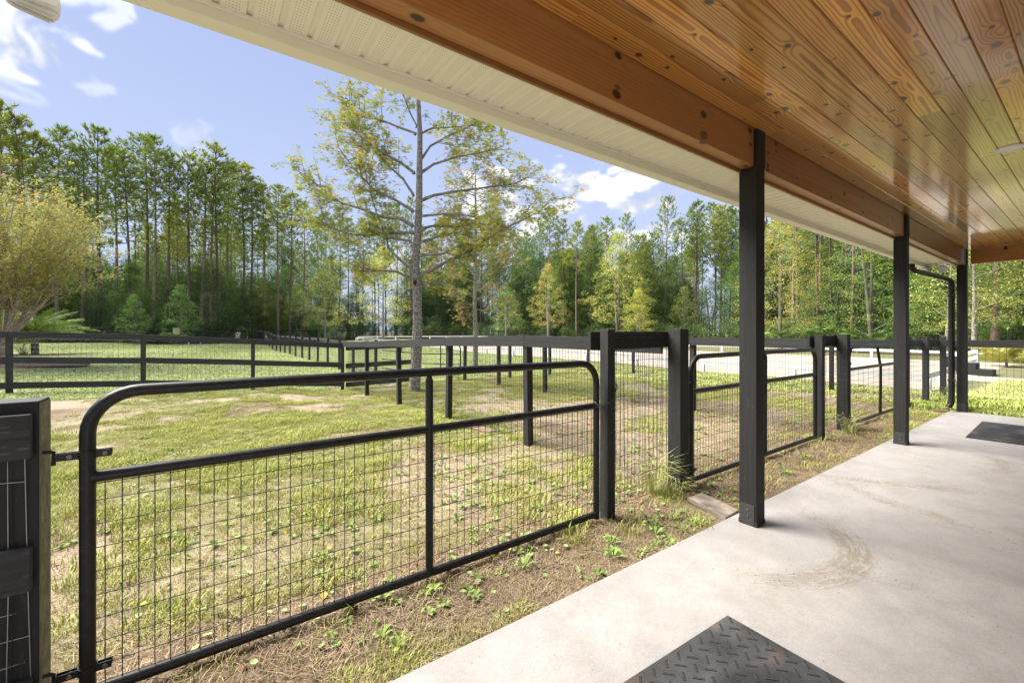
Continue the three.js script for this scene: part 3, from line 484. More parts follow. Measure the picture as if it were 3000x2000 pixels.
// hinge post of the first gate with the boards of the next fence nailed to it
{
  const f = thing('board_fence', 'mossy black hinge post with rough boards, cut by the left edge of the photo', 'fence');
  const p = part('post', timber(0.14, 0.14, -0.3, 1.255, 0.006), M.blackNew, f, [-2.495, -0.02, 0.60]);
  part('weathered_face', rbox(0.135, 1.25, 0.004, 0.001, 0, 0.62, -0.0705), M.mossy, p); p.children[0].userData.label = 'bare weathered side with green algae';
  for (const y of [1.105, 0.60, 0.09]) part('board', bar(V(-2.404, y, 0.545), V(-2.404, y - 0.01, 3.0), 0.036, 0.168, 0.005), M.blackOld, f);
  part('post', timber(0.14, 0.14, -0.3, 1.255, 0.006), M.blackNew, f, [-2.495, -0.02, 2.9]);
  const w = part('wire_mesh', wireMesh(V(-2.4205, -0.02, 0.56), V(-2.4205, -0.02, 2.9), 0.05, 1.16, 0.010, 0.0021), M.galv, f); w.userData.kind = 'stuff';
  part('wire_mesh', wireMesh(V(-2.4205, -0.02, 0.56), V(-2.4205, -0.02, 0.6), 0.05, 1.16, 0.010, 0.0018, 0.1), M.wire, f).userData.kind = 'stuff';
}
// short fixed panels between the gates
function shortPanel(label, za, sa, zb, sb, top, wrap) {
  const f = thing('fence_panel', label, 'fence');
  const xa = -2.40 - sa / 2, xb = -2.40 - sb / 2;
  part('post', timber(sa, sa, -0.3, top, 0.005), M.black, f, [xa, gy(xa, za) + 0.01, za]); part('post', timber(sb, sb, -0.3, top + 0.01, 0.005), M.black, f, [xb, gy(xb, zb) + 0.01, zb]);
  const xr = Math.min(-2.40 - sa, -2.40 - sb) - 0.018; part('board', bar(V(xr, top - 0.13, za + 0.10), V(xr, top - 0.125, zb - 0.12), 0.034, 0.155, 0.004), M.black, f);
  part('wire_mesh', wireMesh(V(xr + 0.025, gy(xr, za) + 0.0, za), V(xr + 0.025, gy(xr, zb), zb), 0.03, top - 0.06, 0.008, 0.0021), M.wire, f).userData.kind = 'stuff';
  if (wrap) { const q = sb / 2 + 0.003, c = [[-q, q], [q, q], [q, -q]]; for (let k = 0; k < 2; k++) part('wire_mesh', wireMesh(V(xb + c[k][0], gy(xb, zb), zb + c[k][1]), V(xb + c[k + 1][0], gy(xb, zb), zb + c[k + 1][1]), 0.1, top - 0.1, 0.006, 0.0019), M.meshWire, f).userData.kind = 'stuff'; }
  return f;
}
shortPanel('short wire panel between two tall black posts, right of the nearest gate', -2.725, 0.09, -3.765, 0.14, 1.56, false);
shortPanel('short wire panel with a mesh-wrapped post, right of the second gate', -7.21, 0.10, -8.22, 0.14, 1.50, true);
// chain holding the first gate shut: links threaded round tube and post
{
  const t = thing('gate_chain', 'galvanised chain looped round the nearest gate and its latch post', 'chain');
  const path = new THREE.CatmullRomCurve3([V(-2.43, 0.60, -2.655), V(-2.425, 0.75, -2.64), V(-2.405, 0.87, -2.60), V(-2.42, 0.93, -2.56), V(-2.47, 0.92, -2.58), V(-2.495, 0.90, -2.66), V(-2.41, 0.905, -2.665), V(-2.392, 0.93, -2.69), V(-2.39, 0.99, -2.74), V(-2.392, 1.06, -2.78), V(-2.42, 1.065, -2.785)]);
  const n = Math.round(path.getLength() / 0.021), link = new THREE.TorusGeometry(0.0105, 0.0026, 5, 10); link.scale(1.35, 0.8, 1);
  for (let i = 0; i < n; i++) { const p = path.getPointAt((i + 0.5) / n), d = path.getTangentAt((i + 0.5) / n), m = part('link', link, i > n * 0.45 ? M.pipe : M.steel, t, p.toArray()); m.quaternion.setFromUnitVectors(V(1, 0, 0), d); m.rotateX(i % 2 ? Math.PI / 2 : 0); }
}
// cross fences and outer fences of the paddocks
fence('board and wire fence running out from the short panel by the nearest gate', [[-2.6, -3.70], [-4.60, -3.56], [-7.0, -3.58], [-9.55, -3.62], [-11.95, -3.60], [-13.85, -3.52]], { side: -1, noPost: [0, 5], mat: M.black, boards: [1.485], postH: 1.50, rough: 0.02, wireR: 0.0024 });
fence('three-board black fence along the left side of the lawn', [[-13.94, -3.45], [-14.16, -1.07], [-14.6, 1.34], [-14.95, 3.75], [-15.3, 6.15], [-15.6, 8.55]], { boards: [1.45, 0.86, 0.27], side: -1, mat: M.blackOld, mesh: true, postH: 1.44, wireR: 0.0026, stepV: 0.1016 });
fence('three-board fence behind the star-leaved tree', [[-13.93, -3.58], [-13.62, -5.62]], { boards: [1.38, 0.82, 0.24], side: 1, mat: M.black, mesh: true, noPost: [0], stepV: 0.1016 });
fence('board and wire fence running out from the second gate', [[-2.56, -7.30], [-4.8, -7.80], [-6.9, -7.62], [-8.9, -7.45], [-11.0, -7.35], [-13.15, -7.35]], { side: -1, noPost: [0], mat: M.black, rough: 0.02, stepV: 0.0508, wireR: 0.0022 });
fence('outer paddock fence along the arena side, seen through the nearest panel', [[-13.15, -7.42], [-13.1, -9.25], [-13.2, -11.3], [-13.45, -13.75]], { side: -1, mat: M.black, noPost: [0], stepV: 0.1016 });
fence('board fence between the paddocks and the arena', [[-13.45, -13.85], [-11.0, -13.75], [-8.8, -13.75], [-6.6, -13.75], [-4.4, -13.75], [-2.3, -13.85]], { side: -1, mat: M.black, noPost: [0, 5], boards: [1.40], stepV: 0.1016, wireR: 0.0022 });
fence('fence beyond the third gate, with sagging wire above its board', [[-2.47, -11.78], [-2.40, -13.0], [-2.27, -13.88]], { side: -1, mat: M.blackNew, boards: [1.40], meshTop: 1.46, wireR: 0.002 });
fence('black top-board wire fence across the far end of the porch', [[-2.22, -13.90], [0.2, -13.95], [2.6, -14.0], [5.0, -14.05], [7.4, -14.1]], { side: 1, mat: M.blackNew, boards: [1.40], noPost: [0], stepV: 0.1016, wireR: 0.003, postH: 1.33 });
{ const p = [[-17.85, -5.75]]; for (let k = 0; k < 16; k++) p.push([-20.3 - k * 2.42, -5.5 + 0.03 * k + (k > 12 ? (k - 12) * 0.3 : 0)]); fence('long board fence running away across the far lawn', p, { boards: [1.45], mat: M.black, mesh: true, stepV: 0.2, wireR: 0.0022, ps: 0.11 }); }
{ const p = []; for (let k = 0; k < 14; k++) p.push([-54.2 + Math.abs(k - 5) * 0.02, -3.4 + k * 2.44]); fence('black two-rail fence in front of the pines, on the far left', p, { boards: [1.42, 0.22], bh: 0.14, mat: M.black, mesh: true, stepV: 0.2, wireR: 0.003, ps: 0.12 }); }
{ const p = [[-56.5, -4.5], [-58, -9], [-62, -12], [-66.5, -15], [-70, -20], [-72.4, -26], [-69, -31], [-65, -36.6], [-60, -40], [-55, -41.8], [-50, -43.6]]; fence('dark wire fence at the foot of the wood behind the arena', p, { boards: [1.5], bh: 0.10, postH: 1.55, mat: M.black, mesh: true, stepV: 0.35, wireR: 0.005, ps: 0.10 }); }
// pipe gate in the far paddock fence
{
  const a = V(-13.35, 0, -7.42), b = V(-17.7, 0, -5.83), d = b.clone().sub(a), L = d.length() - 0.35; const g = thing('pipe_gate', 'sagging four-bar black pipe gate behind the star-leaved tree', 'gate', [-13.5, gy(-13.5, -7.4) + 0.16, -7.37], Math.atan2(d.x, d.z));
  part('frame', tube([V(0, 0, 0), V(0, 0.95, 0), V(0, 1.06, 0.06), V(0, 1.10, 0.16), V(0, 1.06, L * 0.5), V(0, 1.0, L)], 0.025, 8), M.pipe, g);
  for (const y of [0, 0.38, 0.74]) part('rail', tube([V(0, y, 0), V(0, y - 0.04, L * 0.45), V(0, y + 0.05, L)], 0.022, 8), M.pipe, g);
  part('upright', rod(V(0.02, -0.02, L * 0.22), V(0.02, 1.08, L * 0.22), 0.02, 8), M.pipe, g); part('upright', rod(V(0.02, 0.0, L * 0.78), V(0.02, 1.05, L * 0.70), 0.02, 8), M.pipe, g);
}
// white arena rails on short posts
function arenaRail(label, pts, mat, pm, h = 0.44) {
  const f = thing('arena_rail', label, 'arena rail', [0, 0, 0], 0, 'white rails round the riding arena');
  for (let i = 0; i < pts.length; i++) { const [x, z] = pts[i], y = gy(x, z); part('post', timber(0.14, 0.14, -0.2, h - 0.08, 0.004), pm, f, [x, y, z]); if (i < pts.length - 1) { const [u, v] = pts[i + 1]; part('rail_board', bar(V(x, y + h, z), V(u, gy(u, v) + h, v), 0.05, 0.17, 0.004), mat, f); } }
}
const along = (a, b, n) => Array.from({ length: n + 1 }, (_, k) => [lerp(a[0], b[0], k / n), lerp(a[1], b[1], k / n)]);
arenaRail('greyed near rail of the riding arena', along([-3.2, -17.3], [-62.4, -17.3], 17), M.whiteOld, M.white);
arenaRail('bright white far rail of the riding arena', along([-2.6, -37.4], [-62.4, -37.4], 17), M.white, M.white, 0.52);
arenaRail('white end rail of the riding arena, farthest from the porch', along([-62.6, -17.6], [-62.6, -37.1], 7), M.white, M.white, 0.6);
arenaRail('white end rail of the riding arena nearest the mounting steps', along([-3.2, -17.6], [-3.25, -21.4], 2), M.white, M.white);
// mounting block: three black steps with a white rail behind
{
  const y = gy(-3.2, -25), t = thing('mounting_block', 'black stepped mounting block at the arena end', 'mounting block', [-3.35, y, -25.2]);
  for (let k = 0; k < 3; k++) part('step', rbox(1.35 - k * 0.45, 0.235, 0.9, 0.01, -k * 0.225, 0.118 + k * 0.237, -k * 0.002), M.black, t);
  const w = thing('white_barrier', 'slanting white boards standing behind the black steps', 'barrier', [-3.6, y, -26.1]);
  part('post', timber(0.14, 0.14, -0.1, 0.98, 0.004), M.white, w, [0.30, 0, 0]); part('board', bar(V(-0.6, 0.62, 0.1), V(0.30, 0.90, 0.1), 0.05, 0.14), M.white, w); part('board', bar(V(-0.6, 0.36, 0.1), V(0.30, 0.64, 0.1), 0.05, 0.14), M.white, w);
}
// ---------------------------------------------------------------- trees
// a spray of narrow pine needles round a twig end
function needleTuft(F, c, dir, len, n, R, tone) {
  for (let k = 0; k < n; k++) {
    const a = R() * 6.283, u = R() * 1.5 - 0.35, s = Math.sqrt(Math.max(0, 1 - Math.min(1, u * u))), v = [dir[0] * u * 0.8 + Math.cos(a) * s, dir[1] * u * 0.8 + 0.30 + Math.sin(a) * s * 0.8, dir[2] * u * 0.8 + Math.sin(a + 1.1) * s], l = len * (0.6 + R() * 0.6) / Math.hypot(...v), w = len * 0.085, b = R() * 6.28, t = tone * (0.78 + R() * 0.5);
    const p = [c[0] + v[0] * l, c[1] + v[1] * l, c[2] + v[2] * l], wx = Math.cos(b) * w, wz = Math.sin(b) * w, col = [0.25 * t, 0.315 * t, 0.065 * t];
    F.tri([c[0] - wx, c[1] - w * 0.3, c[2] - wz], [c[0] + wx, c[1] + w * 0.3, c[2] + wz], p, col);
  }
}
// pine: long bare trunk, crown of whorled limbs ending in needle tufts. Height 22 m; scaled per tree
function makePine(seed, crownStart, dense) {
  const R = rng(seed), H = 22, lean = [(R() - 0.5) * 0.8, (R() - 0.5) * 0.8], path = [], rad = [];
  for (let k = 0; k <= 10; k++) { const t = k / 10; path.push(V(lean[0] * t * t + Math.sin(t * 5 + seed) * 0.10, H * t - 0.3, lean[1] * t * t + Math.cos(t * 4 + seed) * 0.10)); rad.push(lerp(0.185, 0.025, Math.pow(t, 0.9)) + (k === 0 ? 0.05 : 0)); }
  const trunk = tube(path, rad, 8), F = new Faces(), limbs = [], at = t => { const f = t * 10, i = Math.min(9, Math.floor(f)); return path[i].clone().lerp(path[i + 1], f - i); };
  const nL = Math.round(46 * dense);
  for (let k = 0; k < nL; k++) {
    const t = crownStart + (1 - crownStart) * Math.pow((k + R()) / nL, 0.85), q = (t - crownStart) / (1 - crownStart), base = at(Math.min(0.985, t)), az = k * 2.4 + R() * 0.9, span = (q < 0.25 ? 0.7 + q * 2.4 : 1.35 * Math.pow(1.02 - q, 0.62)) * 2.35 * (0.62 + R() * 0.6), rise = lerp(0.1, 0.75, q) + R() * 0.2;
    const tip = V(base.x + Math.cos(az) * span, base.y + span * rise, base.z + Math.sin(az) * span), midp = base.clone().lerp(tip, 0.5); midp.y -= span * 0.08;
    limbs.push(tube([base, midp, tip], [0.045 * (1.1 - q * 0.6), 0.03, 0.012], 4, false));
    const m = 4 + Math.round(span * 2.6);
    for (let j = 0; j < m; j++) { const f = 0.38 + 0.66 * (j + R()) / m, p = f < 0.5 ? base.clone().lerp(midp, f * 2) : midp.clone().lerp(tip, (f - 0.5) * 2), sp = span * 0.24; p.x += (R() - 0.5) * sp * 2; p.z += (R() - 0.5) * sp * 2; p.y += (R() - 0.3) * sp; needleTuft(F, [p.x, p.y, p.z], [Math.cos(az) * 0.7, 0.5, Math.sin(az) * 0.7], 0.36 + R() * 0.16, 15, R, 0.8 + 0.5 * R()); }
  }
  for (let k = 0; k < 7; k++) { const b = at(crownStart - 0.28 * R()), a = R() * 6.28, l = 0.5 + R() * 1.1; limbs.push(tube([b, V(b.x + Math.cos(a) * l, b.y + l * 0.15, b.z + Math.sin(a) * l)], [0.022, 0.006], 4, false)); }
  return { trunk: mergeGeometries([trunk, ...limbs]), crown: F.geo() };
}
const pines = [makePine(3, 0.52, 1.05), makePine(8, 0.60, 0.95), makePine(14, 0.44, 1.15), makePine(21, 0.66, 0.85), makePine(33, 0.56, 1.0), makePine(42, 0.72, 0.75)];
const needleMats = [leafMat(1.15, 1.1, 0.9, 0.3), leafMat(1.0, 1.05, 0.9, 0.3), leafMat(1.35, 1.2, 0.8, 0.3), leafMat(0.95, 1.0, 0.9, 0.3)];
function pineTree(x, z, h, v, label, group, girth = 1) {
  const t = thing('pine_tree', label, 'pine tree', [x, gy(x, z), z], hash(Math.round(x * 10), Math.round(z * 10), 1) * 6.28, group), s = h / 22, P = pines[v % pines.length];
  t.scale.set((s + 1) / 2 * girth, s, (s + 1) / 2 * girth);
  part('trunk', P.trunk, M.barkPine[v % 3], t); part('crown', P.crown, needleMats[(v * 7 + Math.round(h)) % 4], t); return t;
}
const words = ['first', 'second', 'third', 'fourth', 'fifth', 'sixth', 'seventh', 'eighth', 'ninth', 'tenth', 'eleventh', 'twelfth', 'thirteenth', 'fourteenth', 'fifteenth', 'sixteenth', 'seventeenth', 'eighteenth', 'nineteenth', 'twentieth', '21st', '22nd', '23rd', '24th', '25th', '26th', '27th', '28th', '29th', '30th', '31st', '32nd', '33rd', '34th', '35th'];
const PL = [[-60.4, 15.4, 22.8], [-59.6, 14.2, 21.7], [-61.4, 13.7, 20.7], [-59.9, 11.9, 21.4], [-59.4, 10.0, 19.6], [-61.4, 9.2, 22.8], [-64.5, 8.3, 22.2], [-63.8, 7.1, 21.5], [-63.6, 5.6, 23.7], [-60.3, 4.6, 22.9], [-62.2, 3.5, 21.6], [-60.7, 1.7, 21.7], [-60.0, 0.4, 20.6], [-59.6, -0.4, 21.1], [-60.3, -1.0, 23.0], [-64.6, -2.2, 22.7], [-64.0, -3.7, 22.7], [-63.8, -4.6, 21.3], [-63.8, -6.0, 20.7], [-60.2, -7.1, 19.6], [-60.9, -8.7, 19.1], [-62.8, -10.6, 19.0]];
const PM = [[-95.2, -18.6, 24.9], [-91.1, -19.2, 25.2], [-84.0, -20.2, 24.7], [-92.5, -24.0, 25.2], [-83.0, -24.2, 23.0], [-88.7, -28.3, 25.2], [-81.8, -28.2, 24.9], [-77.6, -28.9, 25.5], [-74.7, -30.5, 26.2], [-76.3, -33.2, 24.8], [-75.8, -35.1, 22.7], [-75.5, -37.1, 26.9], [-72.4, -38.5, 25.6], [-71.5, -40.7, 24.8], [-67.8, -41.3, 26.4], [-73.8, -46.7, 26.0], [-68.1, -45.7, 26.7], [-63.8, -45.7, 23.2], [-71.0, -54.5, 26.0], [-60.8, -49.5, 25.0]];
const PR = [[-54.7, -46.8, 22.3], [-52.3, -47.6, 20.2], [-48.9, -47.4, 18.9], [-50.6, -52.2, 19.4], [-47.2, -52.6, 20.0], [-46.5, -56.3, 21.3], [-42.3, -54.9, 16.5], [-40.8, -55.7, 16.9], [-40.9, -59.0, 23.0], [-37.9, -58.9, 18.8], [-37.8, -62.4, 22.1], [-38.6, -69.3, 23.4], [-35.4, -65.2, 21.4], [-33.2, -63.8, 20.6], [-32.7, -65.0, 20.2], [-28.2, -60.4, 20.8], [-26.6, -60.8, 23.9], [-21.6, -55.9, 21.8], [-21.8, -57.3, 21.5], [-18.0, -52.3, 20.5], [-18.0, -53.2, 24.9], [-18.0, -55.7, 22.1], [-16.0, -53.3, 21.0], [-16.0, -54.2, 20.3], [-14.8, -51.5, 20.3], [-16.2, -63.4, 20.8], [-13.8, -63.4, 23.4], [-10.4, -54.3, 20.7], [-10.6, -64.3, 20.2], [-8.9, -65.0, 22.5], [-4.6, -43.0, 21.2], [-6.1, -67.2, 25.0], [-4.2, -62.9, 20.6]];
PL.forEach(([x, z, h], i) => pineTree(x, z, h, i * 5 + 1, `tall bare-stemmed pine, ${words[i]} from the left edge of the wood`, 'pines along the left edge of the wood', 1.0 + 0.25 * hash(i, 3)));
PM.forEach(([x, z, h], i) => pineTree(x, z, i > 8 ? h - 3.5 : h, i * 3 + 2, `slender pine behind the arena, ${words[i]} from the left there`, 'pines behind the riding arena'));
PR.forEach(([x, z, h], i) => pineTree(x, z, h, i * 5 + 3, `tall pine right of the reddish maple, ${words[i]} to its right`, 'pines on the right side of the wood', i === 30 ? 1.25 : 1));
{ // deeper in the wood
  const R = rng(301); let n = 0, guard = 0;
  while (n < 150 && guard++ < 5000) { const x = lerp(-112, 4, R()), z = lerp(-86, 26, R()), d = inWood(x, z); if (d < 7 || d > 36) continue; const px = (x * 0.5808 - z * 0.814) / -(x * 0.814 + z * 0.5808); if (Math.abs(px) > 1.42 || x * 0.814 + z * 0.5808 > -30) continue; pineTree(x, z, 15.5 + R() * 5.5, Math.floor(R() * 60), 'slim dark pine stem standing deep in the wood behind the edge trees', 'pines deep in the wood', 0.8); n++; }
}

// broadleaf crown: leaves gathered in clumps round lobes
function leafClump(F, R, c, r, n, size, cols) {
  const col0 = cols[Math.floor(R() * cols.length)], t0 = 0.8 + R() * 0.45;
  for (let k = 0; k < n; k++) {
    const u = R() * 2 - 1, a = R() * 6.283, s = Math.sqrt(1 - u * u), q = r * Math.cbrt(0.15 + 0.85 * R()), x = c[0] + Math.cos(a) * s * q, y = c[1] + u * q * 0.62, z = c[2] + Math.sin(a) * s * q;
    const b = R() * 6.283, tl = (R() - 0.5) * 1.9, l = size * (0.7 + R() * 0.6), cb = Math.cos(b), sb = Math.sin(b), ct = Math.cos(tl), st = Math.sin(tl), t = t0 * (0.8 + R() * 0.4), w = l * 0.42;
    const ax = [cb * ct * l, st * l, sb * ct * l], bx = [-sb * w, (R() - 0.5) * w, cb * w], col = [col0[0] * t, col0[1] * t, col0[2] * t];
    const p0 = [x - ax[0] * 0.5, y - ax[1] * 0.5, z - ax[2] * 0.5], p2 = [x + ax[0] * 0.5, y + ax[1] * 0.5, z + ax[2] * 0.5], p1 = [x + bx[0] * 0.5, y + bx[1] * 0.5 + 0.1 * l, z + bx[2] * 0.5], p3 = [x - bx[0] * 0.5, y - bx[1] * 0.5 + 0.1 * l, z - bx[2] * 0.5];
    F.tri(p0, p1, p2, col); F.tri(p0, p2, p3, col);
  }
}
function makeBroadleaf(seed, { h = 8, crown = [0.25, 1], wide = 2.4, clumps = 130, leaves = 20, leaf = 0.22, cr = 0.5, cols, stems = 1, rad = 0.09, shape = 0.5, limbN = 16, fine = 1 }) {
  const R = rng(seed), F = new Faces(), wood = [], tips = [], stemTop = [];
  for (let s = 0; s < stems; s++) { const a = R() * 6.28, sp = stems > 1 ? wide * 0.25 : (R() - 0.5) * 0.2, pts = [], rs = []; for (let k = 0; k <= 6; k++) { const t = k / 6; pts.push(V(Math.cos(a) * sp * Math.pow(t, 1.2) + (R() - 0.5) * 0.12 * t, h * 0.93 * t - 0.15, Math.sin(a) * sp * Math.pow(t, 1.2) + (R() - 0.5) * 0.12 * t)); rs.push(rad * (1.05 - t) + 0.008); } wood.push(tube(pts, rs, 6, false)); stemTop.push(pts); }
  const prof = t => Math.pow(Math.sin(Math.PI * Math.pow(Math.min(0.999, t * 0.93 + 0.07), shape)), 0.75);
  for (let k = 0; k < limbN; k++) { const st = stemTop[k % stems], t = lerp(crown[0] * 0.9, 0.85, (k + R()) / limbN), f = t * 6, i = Math.min(5, Math.floor(f)), b = st[i].clone().lerp(st[i + 1], f - i), a = k * 2.4 + R(), tt = (t - crown[0]) / (1 - crown[0]), L = wide * 0.85 * prof(Math.max(0.05, tt)) * (0.6 + R() * 0.4), e = V(b.x + Math.cos(a) * L, b.y + L * (0.35 + R() * 0.5), b.z + Math.sin(a) * L), m = b.clone().lerp(e, 0.5); m.y -= L * 0.06; wood.push(tube([b, m, e], [rad * 0.38 * (1.1 - t), rad * 0.22, 0.006], 4, false)); tips.push(e, m); }
  for (let k = 0; k < clumps; k++) {
    let c; if (k < tips.length) c = [tips[k].x, tips[k].y, tips[k].z]; else { const t = R(), a = R() * 6.283, q = wide * prof(t) * Math.sqrt(0.25 + 0.75 * R()) * (0.82 + 0.36 * vn(a * 1.3, t * 4, seed)); c = [Math.cos(a) * q, h * lerp(crown[0], crown[1], t), Math.sin(a) * q]; }
    leafClump(F, R, c, cr * (0.7 + R() * 0.6), leaves, leaf * fine, cols);
  }
  return { wood: mergeGeometries(wood), crown: F.geo() };
}
const G = { deep: [[0.088, 0.149, 0.038], [0.114, 0.175, 0.045], [0.079, 0.131, 0.044]], mid: [[0.158, 0.263, 0.061], [0.131, 0.228, 0.061], [0.193, 0.280, 0.070]], fresh: [[0.298, 0.325, 0.088], [0.245, 0.286, 0.079], [0.260, 0.351, 0.105]], yellow: [[0.442, 0.442, 0.123], [0.364, 0.390, 0.105], [0.520, 0.494, 0.175]], olive: [[0.338, 0.312, 0.123], [0.260, 0.273, 0.105], [0.390, 0.312, 0.123]], rust: [[0.468, 0.298, 0.123], [0.390, 0.333, 0.105], [0.338, 0.325, 0.105]] };
const leafM = leafMat(1, 1, 0.9, 0.3), leafT = leafMat(1.4, 1.38, 1.0, 0.5);
function leafTree(name, label, cat, P, x, z, s, woodM, leafMt, group, turn = 0, sy) {
  const t = thing(name, label, cat, [x, gy(x, z), z], turn, group); t.scale.set(s, sy ?? s, s); part('trunk', P.wood, woodM, t); part('crown', P.crown, leafMt, t); return t;
}
const under = [
  makeBroadleaf(5, { h: 6, crown: [0.08, 1], wide: 2.6, clumps: 150, cols: G.deep, leaf: 0.26, cr: 0.55, stems: 3, leaves: 46, fine: 0.55 }), makeBroadleaf(6, { h: 8.5, crown: [0.15, 1], wide: 2.7, clumps: 190, cols: [...G.deep, ...G.mid], leaf: 0.27, cr: 0.6, leaves: 46, fine: 0.55 }),
  makeBroadleaf(7, { h: 4, crown: [0.02, 1], wide: 2.2, clumps: 120, cols: G.mid, leaf: 0.22, cr: 0.5, stems: 3, leaves: 46, fine: 0.55 }), makeBroadleaf(9, { h: 10, crown: [0.2, 1], wide: 2.5, clumps: 180, cols: G.mid, leaf: 0.26, cr: 0.55, leaves: 46, fine: 0.55 }),
  makeBroadleaf(10, { h: 6.5, crown: [0.15, 1], wide: 2.3, clumps: 140, cols: G.fresh, leaf: 0.24, cr: 0.5, leaves: 46, fine: 0.55 }),
  makeBroadleaf(12, { h: 2.4, crown: [0.0, 1], wide: 1.9, clumps: 90, cols: [...G.deep, ...G.mid], leaf: 0.2, cr: 0.42, stems: 4, rad: 0.03, leaves: 46, fine: 0.55 }),
];
// understorey along the whole edge of the wood
{
  const R = rng(909); let n = 0; const kinds = ['dense dark understorey shrub', 'tall dark broadleaf tree', 'rounded mid-green shrub', 'upright leafy forest tree', 'fresh light-green young tree', 'low dark bush'];
  const seg = [], cum = [0]; for (let i = 1; i < WOOD.length; i++) { cum.push(cum[i - 1] + Math.hypot(WOOD[i][0] - WOOD[i - 1][0], WOOD[i][1] - WOOD[i - 1][1])); }
  const ordinal = n => n + (n % 100 > 10 && n % 100 < 14 ? 'th' : ['th', 'st', 'nd', 'rd'][n % 10] ?? 'th');
  const put = (s, depth, kind, sc, label, group, list) => { let i = 1; while (i < cum.length - 1 && cum[i] < s) i++; const t = (s - cum[i - 1]) / (cum[i] - cum[i - 1]), [ax, az] = WOOD[i - 1], [bx, bz] = WOOD[i], dx = bx - ax, dz = bz - az, L = Math.hypot(dx, dz), x = ax + dx * t + dz / L * depth, z = az + dz * t - dx / L * depth; const px = (x * 0.5808 - z * 0.814) / -(x * 0.814 + z * 0.5808), dep = -(x * 0.814 + z * 0.5808); if (dep < 20 || Math.abs(px) > 1.42) return false; const made1 = leafTree(kind === 5 || kind === 2 || kind === 0 ? 'shrub' : 'broadleaf_tree', label, kind === 5 || kind === 2 || kind === 0 ? 'shrub' : 'tree', under[kind], x, z, sc, M.barkGrey, leafM, group, R() * 6.28, sc * (0.85 + R() * 0.35)); if (list) list.push([px, made1]); return true; };
  const total = cum[cum.length - 1];
  const made = { bush: [], shrub: [], tree: [] };
  for (let s = 30; s < total - 30; s += 1.75) {
    const right = s > 158, mid = s > 88 && !right, tall = right ? 1.25 : mid ? 1.35 : 0.95;
    if (R() < (mid ? 0.95 : 0.7)) put(s + R() * 1.5, 1.0 + R() * 2.0, 5, 0.9 + R() * 0.5, 'low dark bush at the foot of the wood', 'bushes at the foot of the wood', made.bush);
    if (R() < 0.6) put(s + R() * 2, 2.5 + R() * 3, R() < 0.5 ? 0 : R() < 0.5 ? 2 : 4, 0.9 + R() * 0.5, 'leafy green shrub along the edge of the wood', 'shrubs along the edge of the wood', made.shrub);
    if (R() < (right ? 0.7 : 0.5)) put(s + R() * 2, 4 + R() * 5, R() < 0.4 ? 1 : R() < 0.7 ? 3 : 4, tall * (0.75 + R() * 0.45), 'broadleaf tree among the pine stems', 'broadleaf trees in the wood', made.tree);
    if (R() < 0.8) put(s + R() * 2, 9 + R() * 8, R() < 0.5 ? 1 : 3, tall * (0.9 + R() * 0.45), 'shaded broadleaf tree deep in the wood', 'shaded trees deep in the wood');
    put(s + R() * 2, 16 + R() * 14, R() < 0.35 ? 0 : R() < 0.5 ? 3 : 1, tall * (1.0 + R() * 0.5), 'dark thicket filling the back of the wood', 'thickets at the back of the wood');
    if (R() < 0.6 || mid) put(s + R() * 2, 22 + R() * 14, 0, tall * (1.3 + R() * 0.6), 'dark thicket filling the back of the wood', 'thickets at the back of the wood');
  }
  for (let s = 66; s < 128; s += 2.2) put(s + R(), 5 + R() * 9, 0, 1.3 + R() * 0.6, 'leafy green shrub along the edge of the wood', 'shrubs along the edge of the wood', made.shrub);
  for (let s = 62; s < 160; s += 2.4) put(s + R() * 2, 38 + R() * 22, R() < 0.5 ? 0 : 1, 1.7 + R() * 0.8, 'dark thicket filling the back of the wood', 'thickets at the back of the wood');
  for (const k of ['bush', 'shrub', 'tree']) { made[k].sort((p, q) => p[0] - q[0]); made[k].forEach(([, t], i) => { t.userData.label += `, ${ordinal(i + 1)} from the left`; }); }
}
// trees that stand out by colour along the edge
const young = [makeBroadleaf(61, { h: 7, crown: [0.22, 1], wide: 2.2, clumps: 150, fine: 0.62, leaves: 36, leaf: 0.2, cr: 0.42, cols: [...G.yellow, ...G.fresh], rad: 0.1 }), makeBroadleaf(62, { h: 11, crown: [0.18, 1], wide: 3.4, clumps: 300, fine: 0.62, leaves: 44, leaf: 0.2, cr: 0.5, cols: [...G.fresh, ...G.yellow], rad: 0.14, stems: 2 }), makeBroadleaf(63, { h: 11, crown: [0.2, 1], wide: 3.1, clumps: 240, fine: 0.62, leaves: 40, leaf: 0.2, cr: 0.45, cols: [...G.rust, ...G.yellow, ...G.fresh], rad: 0.13, stems: 3 }), makeBroadleaf(64, { h: 14, crown: [0.12, 1], wide: 4.2, clumps: 380, fine: 0.62, leaves: 44, leaf: 0.22, cr: 0.6, cols: [...G.olive, ...G.yellow], rad: 0.18, stems: 2 }), makeBroadleaf(65, { h: 6.5, crown: [0.05, 1], wide: 2.2, clumps: 170, fine: 0.62, leaves: 40, leaf: 0.2, cr: 0.42, cols: G.yellow, rad: 0.08, stems: 2 }), makeBroadleaf(66, { h: 13, crown: [0.1, 1], wide: 4.0, clumps: 360, fine: 0.62, leaves: 44, leaf: 0.22, cr: 0.6, cols: [...G.mid, ...G.fresh], rad: 0.16, stems: 2 })];
const lone = (label, k, x, z, s, wood = M.barkPale, mat = leafT, turn = 1, name = 'young_tree') => leafTree(name, label, 'tree', young[k], x * 0.925, z * 0.925, s * 0.94, wood, mat, 'trees that stand out along the wood', turn);
lone('pale-stemmed yellow-green birch before the left end of the arena', 0, -55.6, -18.9, 1.75, M.barkPale, leafT, 2);
